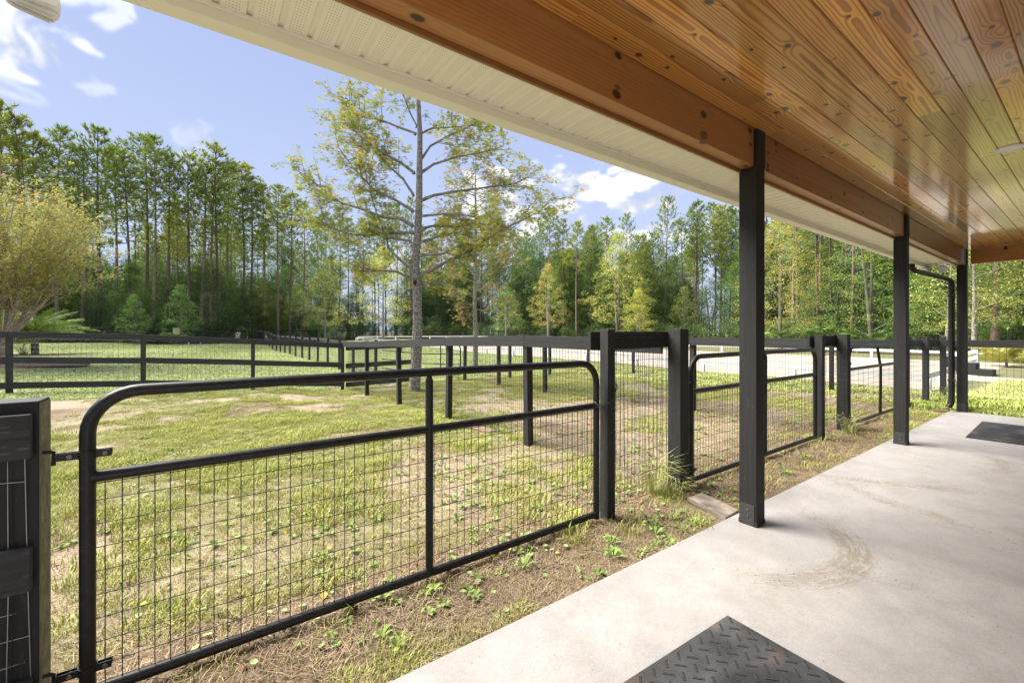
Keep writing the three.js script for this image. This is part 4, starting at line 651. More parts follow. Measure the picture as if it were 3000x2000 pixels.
lone('young maple turning orange on its right side, behind the arena', 2, -53.2, -45.2, 1.12, M.barkPale, leafT, 1.2, 'maple_tree');
lone('broad yellow-green tree behind the two tall fence posts', 1, -43.0, -50.2, 1.45, M.barkGrey, leafT, 0.4);
lone('bright yellow sapling at the right foot of the broad yellow-green tree', 4, -38.8, -49.6, 1.15, M.barkPale, leafT, 2.2);
lone('olive and gold oak just right of the first porch post', 3, -20.4, -49.4, 1.02, M.barkGrey, leafT, 0.9, 'oak_tree');
lone('tall full green tree left of the second porch post', 5, -13.0, -50.5, 1.15, M.barkGrey, leafT, 2.8);
lone('light green tree between the second and third porch posts', 5, -7.6, -47.5, 0.85, M.barkPale, leafT, 0.1);
lone('yellow-green tree at the right edge of the photo', 1, -1.6, -46.4, 1.15, M.barkPale, leafT, 1.6);
lone('slim grey-stemmed tree right of the corner post', 0, -5.6, -43.6, 1.5, M.barkPale, leafM, 3.6);
lone('thin birch with sparse leaves beside the far lawn', 0, -64.6, -13.6, 1.55, M.barkPale, leafT, 4.1);
lone('leafy green sapling left of the thin birch', 5, -66.8, -10.3, 0.62, M.barkGrey, leafT, 5.0);
lone('light green sapling under the pines at the left', 4, -57.5, 2.3, 0.95, M.barkGrey, leafMat(0.55, 0.85, 0.8), 1.0);
lone('second light green sapling under the pines at the left', 4, -57.2, 6.0, 0.75, M.barkGrey, leafMat(0.55, 0.85, 0.8), 2.0);
lone('pale slender tree in front of the maple, left of it', 0, -58.5, -40.5, 1.25, M.barkPale, leafMat(0.7, 0.95, 0.9), 2.7);
leafTree('round_bush', 'grey-green round bush at the end of the far lawn', 'bush', makeBroadleaf(88, { h: 1.7, crown: [0, 1], wide: 0.95, clumps: 90, leaves: 18, leaf: 0.12, cr: 0.24, cols: [[0.22, 0.26, 0.14], [0.18, 0.23, 0.12]], stems: 4, rad: 0.03 }), -52.5, -12.2, 1.2, M.barkGrey, leafM);

// ---- the star-leaved tree in the paddock: every main limb as it grows in the photo (x across, y up, then its lean in depth)
const LIMBS = [[[0.12, 3.05], [0.5, 3.2], [1.0, 3.1], [1.5, 2.9]], [[0.05, 3.3], [-0.6, 3.55], [-1.3, 3.6], [-1.9, 3.8]], [[0.1, 4.0], [0.9, 4.0], [1.7, 4.3], [2.4, 4.35]], [[0.21, 3.4], [0.96, 3.79], [1.65, 4.09], [1.99, 4.33], [2.6, 4.67], [3.11, 4.88], [3.69, 5.15], [4.04, 5.52]], [[-0.03, 3.54], [-0.4, 3.86], [-0.77, 4.23], [-0.81, 4.47], [-1.08, 5.11], [-1.33, 5.88], [-1.35, 6.65]], [[0.14, 4.37], [0.79, 4.59], [1.39, 4.73]], [[0.16, 4.77], [0.55, 4.91], [1.31, 4.94], [1.65, 5.08], [2.29, 5.13]], [[0.18, 5.15], [0.96, 5.17], [1.79, 5.03]], [[0.15, 5.58], [0.53, 5.83], [1.27, 6.05], [2.12, 6.26], [2.97, 6.48], [3.49, 6.84]], [[0.17, 6.4], [0.53, 6.78], [1.17, 7.12], [2.12, 7.46], [2.64, 7.79]], [[0.19, 6.78], [0.49, 7.2], [1.0, 7.46], [1.52, 7.65], [2.09, 7.94]], [[0.22, 7.59], [0.49, 7.84], [1.27, 8.01], [1.79, 8.24]], [[0.09, 7.8], [-0.1, 8.18], [-0.27, 8.65], [-0.42, 9.25]], [[0.05, 7.59], [-0.49, 7.86], [-0.95, 8.14], [-1.47, 8.39], [-2.07, 8.91], [-2.53, 9.35]], [[0.0, 6.44], [-0.4, 6.78], [-1.04, 7.2], [-1.6, 7.63], [-1.98, 8.01], [-2.58, 8.65], [-2.83, 9.05]], [[-0.02, 5.79], [-0.36, 6.31], [-0.87, 6.78], [-1.3, 7.29], [-1.73, 7.54]], [[-0.04, 5.32], [-0.53, 5.62], [-1.21, 5.96], [-1.81, 6.61], [-2.24, 7.2]], [[-0.06, 4.67], [-0.74, 4.67], [-1.43, 4.6], [-2.11, 4.71], [-2.79, 4.98], [-3.33, 5.13]], [[-0.13, 4.43], [-0.74, 4.49], [-1.33, 4.73]], [[-0.06, 4.88], [-0.4, 5.1], [-0.94, 5.15], [-1.63, 5.43], [-2.24, 5.62], [-2.92, 6.13], [-3.43, 6.52], [-3.86, 6.78]], [[0.18, 8.74], [0.58, 9.15], [0.98, 9.4]], [[0.16, 9.15], [-0.22, 9.65], [-0.62, 10.05]], [[0.17, 9.55], [0.48, 10.05], [0.78, 10.45]]];
const TRUNK = [[0, -0.2], [0.02, 0.05], [0.09, 1.01], [0.12, 2.02], [0.1, 2.92], [0.04, 3.72], [0.1, 4.53], [0.15, 5.53], [0.17, 6.54], [0.19, 7.54], [0.14, 8.54], [0.17, 9.55], [0.14, 10.35], [0.16, 10.95]];
function starTree(limbs, trunkPts, r0, seed, leafN, cols, leafSize, sparse) {
  const R = rng(seed), woods = [], F = new Faces(), twigEnds = [], top = trunkPts[trunkPts.length - 1][1];
  const trunk = tube(trunkPts.map(([x, y]) => V(x, y, 0.04 * Math.sin(y))), trunkPts.map(([, y], i) => i === 0 ? r0 * 1.35 : i === 1 ? r0 * 1.12 : r0 * Math.pow(Math.max(0.0, 1 - y / (top + 0.3)), 0.75) + 0.008), 12);
  limbs.forEach((l, li) => {
    const L = Math.abs(l[l.length - 1][0] - l[0][0]), dz = (li < 6 && li > 2 ? (li === 3 ? 0.35 : -0.3) : (R() - 0.5) * 2.2) * (0.5 + 0.5 * Math.min(1, L / 2)), n = l.length, pts = l.map(([x, y], i) => V(x, y, dz * Math.pow(i / (n - 1), 1.2) * Math.max(0.6, L * 0.5))), r = Math.max(0.02, r0 * 0.36 * Math.pow(Math.max(0.1, 1 - l[0][1] / (top + 1)), 0.5) * (0.5 + 0.5 * Math.min(1.4, L / 2)));
    const wood = []; woods.push(wood); wood.push(tube([V(l[0][0] * 0.6, l[0][1] - 0.05, 0), ...pts], [r * 1.15, ...pts.map((_, i) => r * (1 - i / (n - 0.6)) + 0.006)], 7, false));
    const curve = new THREE.CatmullRomCurve3(pts), len = curve.getLength(), m = Math.max(4, Math.round(len * 3.4 * sparse));
    for (let k = 0; k < m; k++) {        // side branches rise off the limb; twigs with leaf bunches at their ends
      const t = 0.25 + 0.75 * (k + R()) / m, p = curve.getPointAt(Math.min(1, t)), d = curve.getTangentAt(Math.min(1, t)), a = R() * 6.28, q = V(d.x * 0.8 + Math.cos(a) * 0.8, d.y * 0.5 + 0.45 + Math.sin(a) * 0.75, d.z + Math.sin(a * 1.7 + 1) * 1.1).normalize(), tl = (0.35 + R() * 0.85) * Math.min(1, 0.5 + L * 0.25), e = p.clone().addScaledVector(q, tl), mm = p.clone().lerp(e, 0.5).add(V((R() - 0.5) * 0.08, -0.05, (R() - 0.5) * 0.08));
      wood.push(tube([p, mm, e], [0.012, 0.008, 0.004], 4, false)); twigEnds.push([mm, e]);
      for (let w = 0; w < 5; w++) { const s = p.clone().lerp(e, 0.2 + 0.8 * R()), e2 = s.clone().add(V((R() - 0.5) * 0.95 + q.x * 0.15, (R() - 0.5) * 0.75, (R() - 0.5) * 0.95)); wood.push(tube([s, e2], [0.005, 0.002], 3, false)); twigEnds.push([s, e2]); }
    }
  });
  for (let k = 0; k < leafN; k++) {       // leaves with five pointed lobes, hung along the twigs
    const [p, e] = twigEnds[Math.floor(Math.pow(R(), 1.0) * twigEnds.length)], t = Math.pow(R(), 0.45) * 1.06, j = 0.11, c = [lerp(p.x, e.x, t) + (R() - 0.5) * j * 2, lerp(p.y, e.y, t) - R() * j * 1.2, lerp(p.z, e.z, t) + (R() - 0.5) * j * 2];
    const s = leafSize * (0.6 + R() * 0.7), az = R() * 6.283, tilt = 0.3 + R() * 1.6, roll = (R() - 0.5) * 1.2, m = new THREE.Matrix4().makeRotationFromEuler(new THREE.Euler(tilt, az, roll, 'YXZ')), el = m.elements, col0 = cols[Math.floor(Math.pow(R(), 1.5) * cols.length)], tt = 0.75 + R() * 0.5, col = [col0[0] * tt, col0[1] * tt, col0[2] * tt];
    const P = (x, y, z) => [c[0] + el[0] * x + el[4] * y + el[8] * z, c[1] + el[1] * x + el[5] * y + el[9] * z, c[2] + el[2] * x + el[6] * y + el[10] * z], o = P(0, 0, 0);
    for (let i = 0; i < 5; i++) { const f = (i - 2) * 1.02 + 1.5708, len = s * (i === 2 ? 1 : i % 4 === 0 ? 0.78 : 0.93); F.tri(o, P(Math.cos(f - 0.42) * s * 0.42, Math.sin(f - 0.42) * s * 0.42, s * 0.04), P(Math.cos(f) * len, Math.sin(f) * len, -s * 0.10), col); F.tri(o, P(Math.cos(f) * len, Math.sin(f) * len, -s * 0.10), P(Math.cos(f + 0.42) * s * 0.42, Math.sin(f + 0.42) * s * 0.42, s * 0.04), col); }
  }
  return { trunk, limbs: woods.map(w => mergeGeometries(w)), leaves: F.geo() };
}
const camTurn = Math.atan2(1759, 1255);
{
  const cols = [[0.20, 0.24, 0.05], [0.17, 0.21, 0.045], [0.25, 0.27, 0.055], [0.20, 0.23, 0.05], [0.24, 0.25, 0.05], [0.22, 0.21, 0.05], [0.30, 0.28, 0.055], [0.34, 0.25, 0.05], [0.40, 0.19, 0.04]];
  const T = starTree(LIMBS, TRUNK, 0.155, 71, 16500, cols, 0.070, 1.25), t = thing('star_leaved_tree', 'tall tree with star-shaped leaves turning orange, in the paddock', 'tree', [-11.95, gy(-11.95, -4.97), -4.97], camTurn);
  part('trunk', T.trunk, M.barkGum, t); for (const l of T.limbs) part('limb', l, M.barkGum, t); part('leaves', T.leaves, leafMat(1.6, 1.65, 1.25, 0.45), t);
  const burr = new THREE.SphereGeometry(0.06, 10, 8); burr.scale(1, 1.3, 0.7); part('knot', burr, M.core, t, [0.06, 3.18, 0.145]);
}
{ // the second, browner tree further out
  const R = rng(66), limbs = [], trunk = [[0, -0.2], [0, 0.05], [0.02, 1.5], [-0.03, 3], [0.02, 4.5], [0, 6], [0.04, 7.4], [0.0, 8.8], [0.03, 10]];
  for (let k = 0; k < 26; k++) { const y = 2.6 + k * 0.27, s = k % 2 ? 1 : -1, L = (y < 4.5 ? 1.2 + (y - 2.6) * 0.9 : 2.9 - (y - 4.5) * 0.35) * (0.5 + R() * 0.5), pts = [[0, y]]; for (let i = 1; i < 5; i++) pts.push([s * L * i / 4, y + L * i / 4 * (y < 4.2 ? -0.02 : 0.42) + (R() - 0.5) * 0.12]); limbs.push(pts); }
  const T = starTree(limbs, trunk, 0.125, 72, 3600, [[0.28, 0.26, 0.07], [0.30, 0.25, 0.06], [0.34, 0.18, 0.08], [0.25, 0.25, 0.06], [0.36, 0.20, 0.08]], 0.09, 0.8), t = thing('star_leaved_tree', 'thinner browning tree behind the paddock fence, right of the tall one', 'tree', [-18.6, gy(-18.6, -11), -11.0], camTurn);
  part('trunk', T.trunk, M.barkGum, t); for (const l of T.limbs) part('limb', l, M.barkGum, t); part('leaves', T.leaves, leafMat(1.3, 1.3, 1.2, 0.4), t);
}
// ---- crape myrtle at the left edge: a fan of smooth stems, whips with small leaves
{
  const R = rng(19), wood = [], thin = [], F = new Faces(), cols = [[0.44, 0.42, 0.12], [0.36, 0.39, 0.10], [0.48, 0.42, 0.13], [0.32, 0.37, 0.10], [0.46, 0.34, 0.12]];
  const t = thing('crape_myrtle', 'spreading crape myrtle with pale smooth stems at the left edge', 'tree', [-26.2, gy(-26.2, 6.9), 6.9], camTurn);
  const trunks = [];
  for (let k = 0; k < 9; k++) { const a = k / 9 * 6.28 + R() * 0.5, sp = 0.6 + R() * 0.9, pts = [V(Math.cos(a) * 0.10, -0.2, Math.sin(a) * 0.10)]; for (let i = 1; i <= 4; i++) pts.push(V(Math.cos(a) * (0.09 + sp * Math.pow(i / 4, 1.7)) + (R() - 0.5) * 0.16, i * 0.70, Math.sin(a) * (0.09 + sp * Math.pow(i / 4, 1.7)) + (R() - 0.5) * 0.16)); wood.push(tube(pts, [0.17, 0.13, 0.095, 0.075, 0.06], 8, false)); trunks.push(pts); }
  for (let k = 0; k < 130; k++) {
    const st = trunks[k % 9], b = st[3 + (k % 2)], a = Math.atan2(b.z, b.x) + (R() - 0.5) * 2.6, out = 0.7 + R() * 2.9, up = 5.0 - out * 0.62 + R() * 0.8 - (R() < 0.25 ? 2.2 * R() : 0), e = V(b.x + Math.cos(a) * out, b.y + up, b.z + Math.sin(a) * out), m = V(b.x + Math.cos(a) * out * 0.34, b.y + up * 0.5, b.z + Math.sin(a) * out * 0.34);
    const c = new THREE.QuadraticBezierCurve3(b, m, e); thin.push(tube([0, 0.25, 0.5, 0.75, 1].map(f => c.getPoint(f)), [0.035, 0.026, 0.018, 0.011, 0.004], 5, false));
    for (let j = 0; j < 14; j++) { const f = 0.15 + 0.85 * R(), p = c.getPoint(f), a2 = R() * 6.28, l = 0.35 + R() * 0.65, q = V(p.x + Math.cos(a2) * l * 0.75, p.y + l * (0.1 + R() * 0.7), p.z + Math.sin(a2) * l * 0.75); thin.push(tube([p, q], [0.007, 0.002], 3, false)); leafClump(F, R, [q.x, q.y, q.z], 0.26, 8, 0.14, cols); leafClump(F, R, [(p.x + q.x) / 2, (p.y + q.y) / 2, (p.z + q.z) / 2], 0.22, 6, 0.14, cols); }
  }
  part('trunk', mergeGeometries(wood), M.barkMyrtle, t); part('branches', mergeGeometries(thin), M.barkMyrtle, t); part('leaves', F.geo(), leafMat(1.1, 1.1, 1.1, 0.3), t);
}
// ---- date palm clump behind it, palmetto fans at the wood's edge, bed of mulch
function frond(F, R, base, az, rise, L, col, leafL, droop) {
  const pts = []; for (let k = 0; k <= 12; k++) { const t = k / 12, r = L * t; pts.push([base[0] + Math.cos(az) * r * Math.cos(rise * (1 - t * 0.4)), base[1] + r * Math.sin(rise) - droop * t * t * L, base[2] + Math.sin(az) * r * Math.cos(rise * (1 - t * 0.4))]); }
  for (let k = 1; k < 12; k++) for (let q = 0; q < 3; q++) for (const s of [-1, 1]) { const a = pts[k], b = pts[k + 1] ?? pts[k], f = q / 3, c = [lerp(a[0], b[0], f), lerp(a[1], b[1], f), lerp(a[2], b[2], f)], l = leafL * Math.sin(Math.PI * (0.15 + 0.8 * k / 12)), ang = az + s * (0.95 - 0.4 * k / 12), t = 0.75 + R() * 0.5; const e = [c[0] + Math.cos(ang) * l, c[1] + l * (0.25 - R() * 0.75), c[2] + Math.sin(ang) * l]; F.tri([c[0], c[1] - 0.016, c[2]], [c[0] + Math.cos(az) * 0.03, c[1] + 0.016, c[2] + Math.sin(az) * 0.03], e, [col[0] * t, col[1] * t, col[2] * t]); }
  return pts.map(p => V(...p));
}
{
  const R = rng(23), palm = (label, x, z, h, n, L) => { const t = thing('date_palm', label, 'palm', [x, gy(x, z), z]), F = new Faces(), ribs = []; for (let k = 0; k < n; k++) { const p = frond(F, R, [0, h, 0], k * 2.4 + R() * 0.3, lerp(-0.1, 1.25, Math.sqrt(R())), L * (0.8 + R() * 0.35), R() < 0.85 ? [0.20, 0.30, 0.07] : [0.38, 0.34, 0.10], 0.62, 0.35); ribs.push(tube(p.filter((_, i) => i % 3 === 0), 0.014, 4, false)); } part('trunk', tube([V(0, -0.2, 0), V(0.05, h * 0.5, 0), V(0, h, 0)], [0.2, 0.17, 0.16], 8), M.barkGrey, t); part('ribs', mergeGeometries(ribs), M.barkMyrtle, t); part('fronds', F.geo(), leafMat(1, 1, 1), t); };
  palm('bright green date palm behind the crape myrtle, on its right', -38.5, 8.6, 1.3, 44, 2.6); palm('smaller date palm behind the crape myrtle stems', -38.5, 10.6, 1.2, 34, 2.3);
  const fanBase = new Faces(); for (let k = 0; k < 16; k++) { const az = R() * 6.28, el = 0.35 + R() * 1.0, L = 0.75 + R() * 0.4, c = [Math.cos(az) * L * Math.cos(el) * 0.6, L * Math.sin(el), Math.sin(az) * L * Math.cos(el) * 0.6], t = 0.8 + R() * 0.4; for (let f = -6; f <= 6; f++) { const a = az + f * 0.2, l = 0.5 * (1 - Math.abs(f) * 0.045); fanBase.tri([c[0] - Math.sin(a) * 0.02, c[1], c[2] + Math.cos(a) * 0.02], [c[0] + Math.sin(a) * 0.02, c[1], c[2] - Math.cos(a) * 0.02], [c[0] + Math.cos(a) * l, c[1] + l * (0.55 - Math.abs(f) * 0.07), c[2] + Math.sin(a) * l], [0.14 * t, 0.23 * t, 0.06 * t]); } }
  const fg = fanBase.geo(), fm = leafMat(1.1, 1.1, 1.1), stem = tube([V(0, -0.1, 0), V(0.02, 0.5, 0)], [0.05, 0.03], 5);
  [[-18.6, -45.2], [-16.9, -45.5], [-15.2, -44.6], [-13.6, -45.0], [-12.3, -44.2], [-20.6, -46.2], [-10.8, -43.6]].forEach(([x, z], i) => { const t = thing('palmetto', `fan-leaved palmetto at the foot of the wood, ${words[i]} from the left`, 'palmetto', [x, gy(x, z), z], i, 'palmettos at the foot of the wood'); t.scale.setScalar(1.7 + (i % 3) * 0.25); part('stem', stem, M.barkGrey, t); part('fans', fg, fm, t); });
  // feathery yellow shrub beyond the steps
  const yf = new Faces(); for (let k = 0; k < 30; k++) frond(yf, R, [(R() - 0.5) * 0.8, 0.2, (R() - 0.5) * 0.8], R() * 6.28, 0.5 + R() * 0.9, 1.5 + R() * 0.8, [0.40, 0.38, 0.08], 0.45, 0.45);
  const ys = thing('feathery_shrub', 'feathery yellow-green shrub behind the mounting block', 'shrub', [-3.1, gy(-3.1, -33), -33]); part('stem', tube([V(0, -0.1, 0), V(0, 0.4, 0)], [0.06, 0.04], 6), M.barkGrey, ys); part('sprays', yf.geo(), leafMat(1, 1, 1, 0.3), ys);
  // mulch bed with strappy plants
  const bed = []; for (let k = 0; k < 60; k++) { const a = k / 60 * 6.283, r = 2.5 + 0.35 * vn(a * 2, 3, 4); bed.push(new THREE.Vector2(Math.cos(a) * r * 1.05, Math.sin(a) * r * 0.75)); }
  const bg = new THREE.ExtrudeGeometry(new THREE.Shape(bed), { depth: 0.07, bevelEnabled: true, bevelSize: 0.1, bevelThickness: 0.04, bevelSegments: 2 }); bg.rotateX(-Math.PI / 2);
  const bm = new THREE.MeshStandardMaterial({ color: lin(0.42, 0.30, 0.21), map: soil, roughness: 1, bumpMap: soil, bumpScale: 0.04 });
  const b1 = struct('mulch_bed', bg, bm); b1.position.set(-26.1, gy(-26.1, 6.6) - 0.05, 6.6); b1.rotation.y = camTurn;
  const b2 = struct('mulch_bed', bg, bm); b2.position.set(-40.5, gy(-40.5, 9.5) - 0.08, 9.6); b2.scale.set(1.5, 1, 1.5); b2.rotation.y = camTurn;
  const sf = new Faces(); for (let k = 0; k < 90; k++) { const a = R() * 6.28, l = 0.5 + R() * 0.4, c = [(R() - 0.5) * 0.3, 0, (R() - 0.5) * 0.3], m = [c[0] + Math.cos(a) * l * 0.4, l * 0.75, c[2] + Math.sin(a) * l * 0.4], e = [c[0] + Math.cos(a) * l, l * 0.55, c[2] + Math.sin(a) * l], col = R() < 0.5 ? [0.14, 0.19, 0.10] : [0.09, 0.14, 0.06], w = 0.02; sf.tri([c[0] - w, 0, c[2]], [c[0] + w, 0, c[2]], m, col); sf.tri([m[0] - w, m[1], m[2]], [m[0] + w, m[1], m[2]], e, col); }
  const sg = sf.geo(), sm = leafMat(1.1, 1.1, 1.1); [[-38.2, 9.0, 'strappy green plant at the right end of the far mulch bed'], [-38.9, 9.9, 'strappy green plant beside the crape myrtle stems']].forEach(([x, z, l]) => solo('strap_plant', sg, sm, l, 'plant', null, [x, gy(x, z) + 0.06, z]));
}
// ---------------------------------------------------------------- grass, weeds, litter
function bladeTuft(seed, n, h, spread, w) {
  const R = rng(seed), F = new Faces();
  for (let k = 0; k < n; k++) { const a = R() * 6.283, q = Math.sqrt(R()) * spread, x = Math.cos(a) * q, z = Math.sin(a) * q, d = R() * 6.283, hh = h * (0.5 + R() * 0.7), bend = hh * (0.25 + R() * 0.75), ww = w * (0.7 + R() * 0.6), cx = Math.cos(d), cz = Math.sin(d), t = 0.8 + R() * 0.45, col = [t, t, t * 0.95], sx = -cz * ww, sz = cx * ww; const m = [x + cx * bend * 0.3, hh * 0.62, z + cz * bend * 0.3], e = [x + cx * bend, hh * 0.95, z + cz * bend]; F.tri([x - sx, -0.008, z - sz], [x + sx, -0.008, z + sz], [m[0] + sx * 0.7, m[1], m[2] + sz * 0.7], col); F.tri([x - sx, -0.008, z - sz], [m[0] + sx * 0.7, m[1], m[2] + sz * 0.7], [m[0] - sx * 0.7, m[1], m[2] - sz * 0.7], col); F.tri([m[0] - sx * 0.7, m[1], m[2] - sz * 0.7], [m[0] + sx * 0.7, m[1], m[2] + sz * 0.7], e, col); }
  return F.geo();
}
const bladeM = new THREE.MeshPhysicalMaterial({ vertexColors: true, roughness: 0.85, specularIntensity: 0.35, side: THREE.DoubleSide });
function scatter(name, label, cat, geo, mat, list) {
  const im = new THREE.InstancedMesh(geo, mat, list.length), m = new THREE.Matrix4(), q = new THREE.Quaternion(), e = new THREE.Euler(), c = new THREE.Color();
  list.forEach(([x, y, z, s, ry, r, g, b, rx = 0, sy = s], i) => { q.setFromEuler(e.set(rx, ry, 0, 'YXZ')); m.compose(V(x, y, z), q, V(s, sy, s)); im.setMatrixAt(i, m); im.setColorAt(i, c.setRGB(r, g, b)); });
  im.name = numbered(name); im.userData = { label, category: cat, kind: 'stuff' }; scene.add(im); return im;
}
const surf = (x, z) => gy(x, z) + (x > -15 && x < -1.7 && z > -15 && z < 2 ? (fbm(x * 3.2, z * 3.2, 2, 3) - 0.5) * 0.045 * sstep(-1.81, -2.1, x) : 0);
{
  const R = rng(404), near = [], dry = [], far = [], weeds = [], round = [];
  const tint = (lushG) => { const a = R(), k = 0.75 + R() * 0.5; return a < 0.55 ? [0.38 * k, 0.43 * k, 0.11 * k] : a < 0.82 ? [0.47 * k, 0.46 * k, 0.13 * k] : [0.56 * k, 0.49 * k, 0.23 * k]; };
  let guard = 0;
  while (near.length < 90000 && guard++ < 150000) {
    const x = -1.84 - Math.pow(R(), 1.35) * 12.6, z = lerp(-14, 2.2, R()); if (-(x * 0.814 + z * 0.5808) < 0.7) continue; const px = (x * 0.5808 - z * 0.814) / -(x * 0.814 + z * 0.5808); if (px < -1.32 || px > 1.3) continue;
    const [g] = cover(x, z), d = -(x * 0.814 + z * 0.5808); if (R() > g * 0.95 + 0.035) continue; if (x > -2.3 && z < -3.4 && z > -3.86) continue;
    const s = ((x > -2.75 ? 0.55 : 0.5) + R() * 0.7) * (0.65 + 0.9 * sstep(0.35, 0.7, fbm(x * 2.1, z * 2.1, 63, 3))), [r, gg, b] = tint(); near.push([x, surf(x, z), z, s, R() * 6.28, r, gg, b, 0, s * (0.7 + R() * 0.7)]);
  }
  guard = 0; while (dry.length < 9000 && guard++ < 90000) { const x = -1.84 - Math.pow(R(), 2.0) * 5, z = lerp(-12, 1.0, R()); if (-(x * 0.814 + z * 0.5808) < 0.7 || (x > -2.3 && z < -3.4 && z > -3.86)) continue; const [g] = cover(x, z); if (R() < g * 0.7) continue; const k = 0.55 + R() * 0.6; dry.push([x, surf(x, z) + 0.003, z, 0.8 + R() * 0.9, R() * 6.28, 0.36 * k, 0.275 * k, 0.18 * k, (R() - 0.5) * 0.3, 0.15 + R() * 0.22]); }
  guard = 0; while (far.length < 70000 && guard++ < 300000) {
    const t = Math.pow(R(), 1.7), x = -13.5 - t * 44, z = lerp(-17.0, 14, R()); const d = -(x * 0.814 + z * 0.5808), px = (x * 0.5808 - z * 0.814) / -(x * 0.814 + z * 0.5808); if (px < -1.3 || px > 1.3 || d < 8) continue; if (Math.hypot(x + 26.1, (z - 6.6) * 1.1) < 2.4) continue;
    const [g] = cover(x, z); if (R() > g) continue; const k = 0.85 + R() * 0.35, s = 0.75 + R() * 0.7 + t * 1.1; far.push([x, surf(x, z), z, s, R() * 6.28, 0.40 * k, 0.46 * k, 0.19 * k, 0, s * 0.34]);
  }
  guard = 0; while (far.length < 84000 && guard++ < 100000) { const x = lerp(-16, 9, R()), z = lerp(-23, -12.2, R()), px = (x * 0.5808 - z * 0.814) / -(x * 0.814 + z * 0.5808); if (px > 1.3 || -(x * 0.814 + z * 0.5808) < 1 || (x < -2.2 && z < -17)) continue; const [g] = cover(x, z); if (R() > g) continue; const k = 0.8 + R() * 0.45, s = 0.8 + R() * 0.9; far.push([x, surf(x, z), z, s, R() * 6.28, 0.40 * k, 0.43 * k, 0.15 * k, 0, s * 0.6]); }
  // ragged grass against the end of the slab and along the wire
  for (let k = 0; k < 4200; k++) { const x = lerp(-2.3, 1.0, R()), z = R() < 0.5 ? lerp(-12.1, -11.86, R()) : lerp(-13.95 - R() * 0.4, -13.2, R()), kk = 0.8 + R() * 0.4; far.push([x, surf(x, z), z, 0.9 + R() * 0.9, R() * 6.28, 0.37 * kk, 0.43 * kk, 0.12 * kk]); }
  scatter('grass', 'patchy green and yellow grass in the paddock', 'grass', bladeTuft(1, 13, 0.038, 0.06, 0.0021), bladeM, near);
  scatter('dry_thatch', 'brown dead grass lying on the bare soil by the porch', 'thatch', bladeTuft(2, 12, 0.10, 0.09, 0.0016), bladeM, dry);
  scatter('lawn_grass', 'short mown grass of the outer lawns', 'grass', bladeTuft(3, 12, 0.085, 0.13, 0.0055), bladeM, far);
  // small broad-leaved weeds
  const rosette = (() => { const F = new Faces(), r2 = rng(8); for (let k = 0; k < 6; k++) { const a = k * 1.05 + r2(), l = 0.05 + r2() * 0.03, w = 0.017, up = 0.02 + r2() * 0.03, ca = Math.cos(a), sa = Math.sin(a), t = 0.85 + r2() * 0.3, c = [t, t, t]; F.tri([0, 0, 0], [ca * l * 0.6 - sa * w, up, sa * l * 0.6 + ca * w], [ca * l * 0.6 + sa * w, up, sa * l * 0.6 - ca * w], c); F.tri([ca * l * 0.6 - sa * w, up, sa * l * 0.6 + ca * w], [ca * l, up * 0.8, sa * l], [ca * l * 0.6 + sa * w, up, sa * l * 0.6 - ca * w], c); } return F.geo(); })();
  const disc = (() => { const F = new Faces(); for (let i = 0; i < 8; i++) { const a = i / 8 * 6.283, b = (i + 1) / 8 * 6.283; F.tri([0, 0.022, 0], [Math.cos(a) * 0.022, 0.028, Math.sin(a) * 0.022], [Math.cos(b) * 0.022, 0.028, Math.sin(b) * 0.022], [1, 1, 1]); } F.tri([-0.001, 0, 0], [0.001, 0, 0], [0, 0.022, 0], [0.8, 0.8, 0.8]); return F.geo(); })();
  guard = 0; while (weeds.length < 900 && guard++ < 60000) { const x = -1.86 - Math.pow(R(), 1.6) * 7, z = lerp(-10, 1, R()); if (-(x * 0.814 + z * 0.5808) < 0.7 || (x > -2.3 && z < -3.4 && z > -3.86)) continue; const n = fbm(x * 1.3, z * 1.3, 83, 3); if (n < (x > -2.8 ? 0.60 : 0.53)) continue; const k = 0.8 + R() * 0.5; weeds.push([x, surf(x, z) + 0.004, z, 0.35 + R() * 0.6, R() * 6.28, 0.22 * k, 0.29 * k, 0.085 * k]); }
  guard = 0; while (round.length < 300 && guard++ < 60000) { const x = -1.9 - Math.pow(R(), 1.2) * 4, z = lerp(-4, 0.7, R()); if (-(x * 0.814 + z * 0.5808) < 0.7 || (x > -2.3 && z < -3.4)) continue; if (fbm(x * 1.1 + 4, z * 1.1, 33, 3) < 0.47) continue; const k = 0.8 + R() * 0.5, y = R() < 0.05; round.push([x, surf(x, z), z, 0.45 + R() * 0.5, R() * 6.28, (y ? 0.55 : 0.28) * k, (y ? 0.45 : 0.40) * k, (y ? 0.08 : 0.14) * k, (R() - 0.5) * 0.9]); }
  scatter('broadleaf_weeds', 'small leafy weeds scattered through the thin grass', 'weeds', rosette, bladeM, weeds);
  scatter('round_leaf_weeds', 'round-leaved creeping weeds behind the nearest gate', 'weeds', disc, bladeM, round);
  // crumbs of dried mud and clippings on the porch floor
  const crumbs = [];
  const cr = (x, z, ry) => { if (x < -1.79 || x > 0.4 || z < -11.8) return; const k = 0.5 + R() * 0.8, s = 0.22 + R() * R() * 0.95; crumbs.push([x, 0.0012, z, s, ry ?? R() * 6.28, 0.26 * k, 0.21 * k, 0.14 * k, 0, 0.3 + R() * 0.4]); };
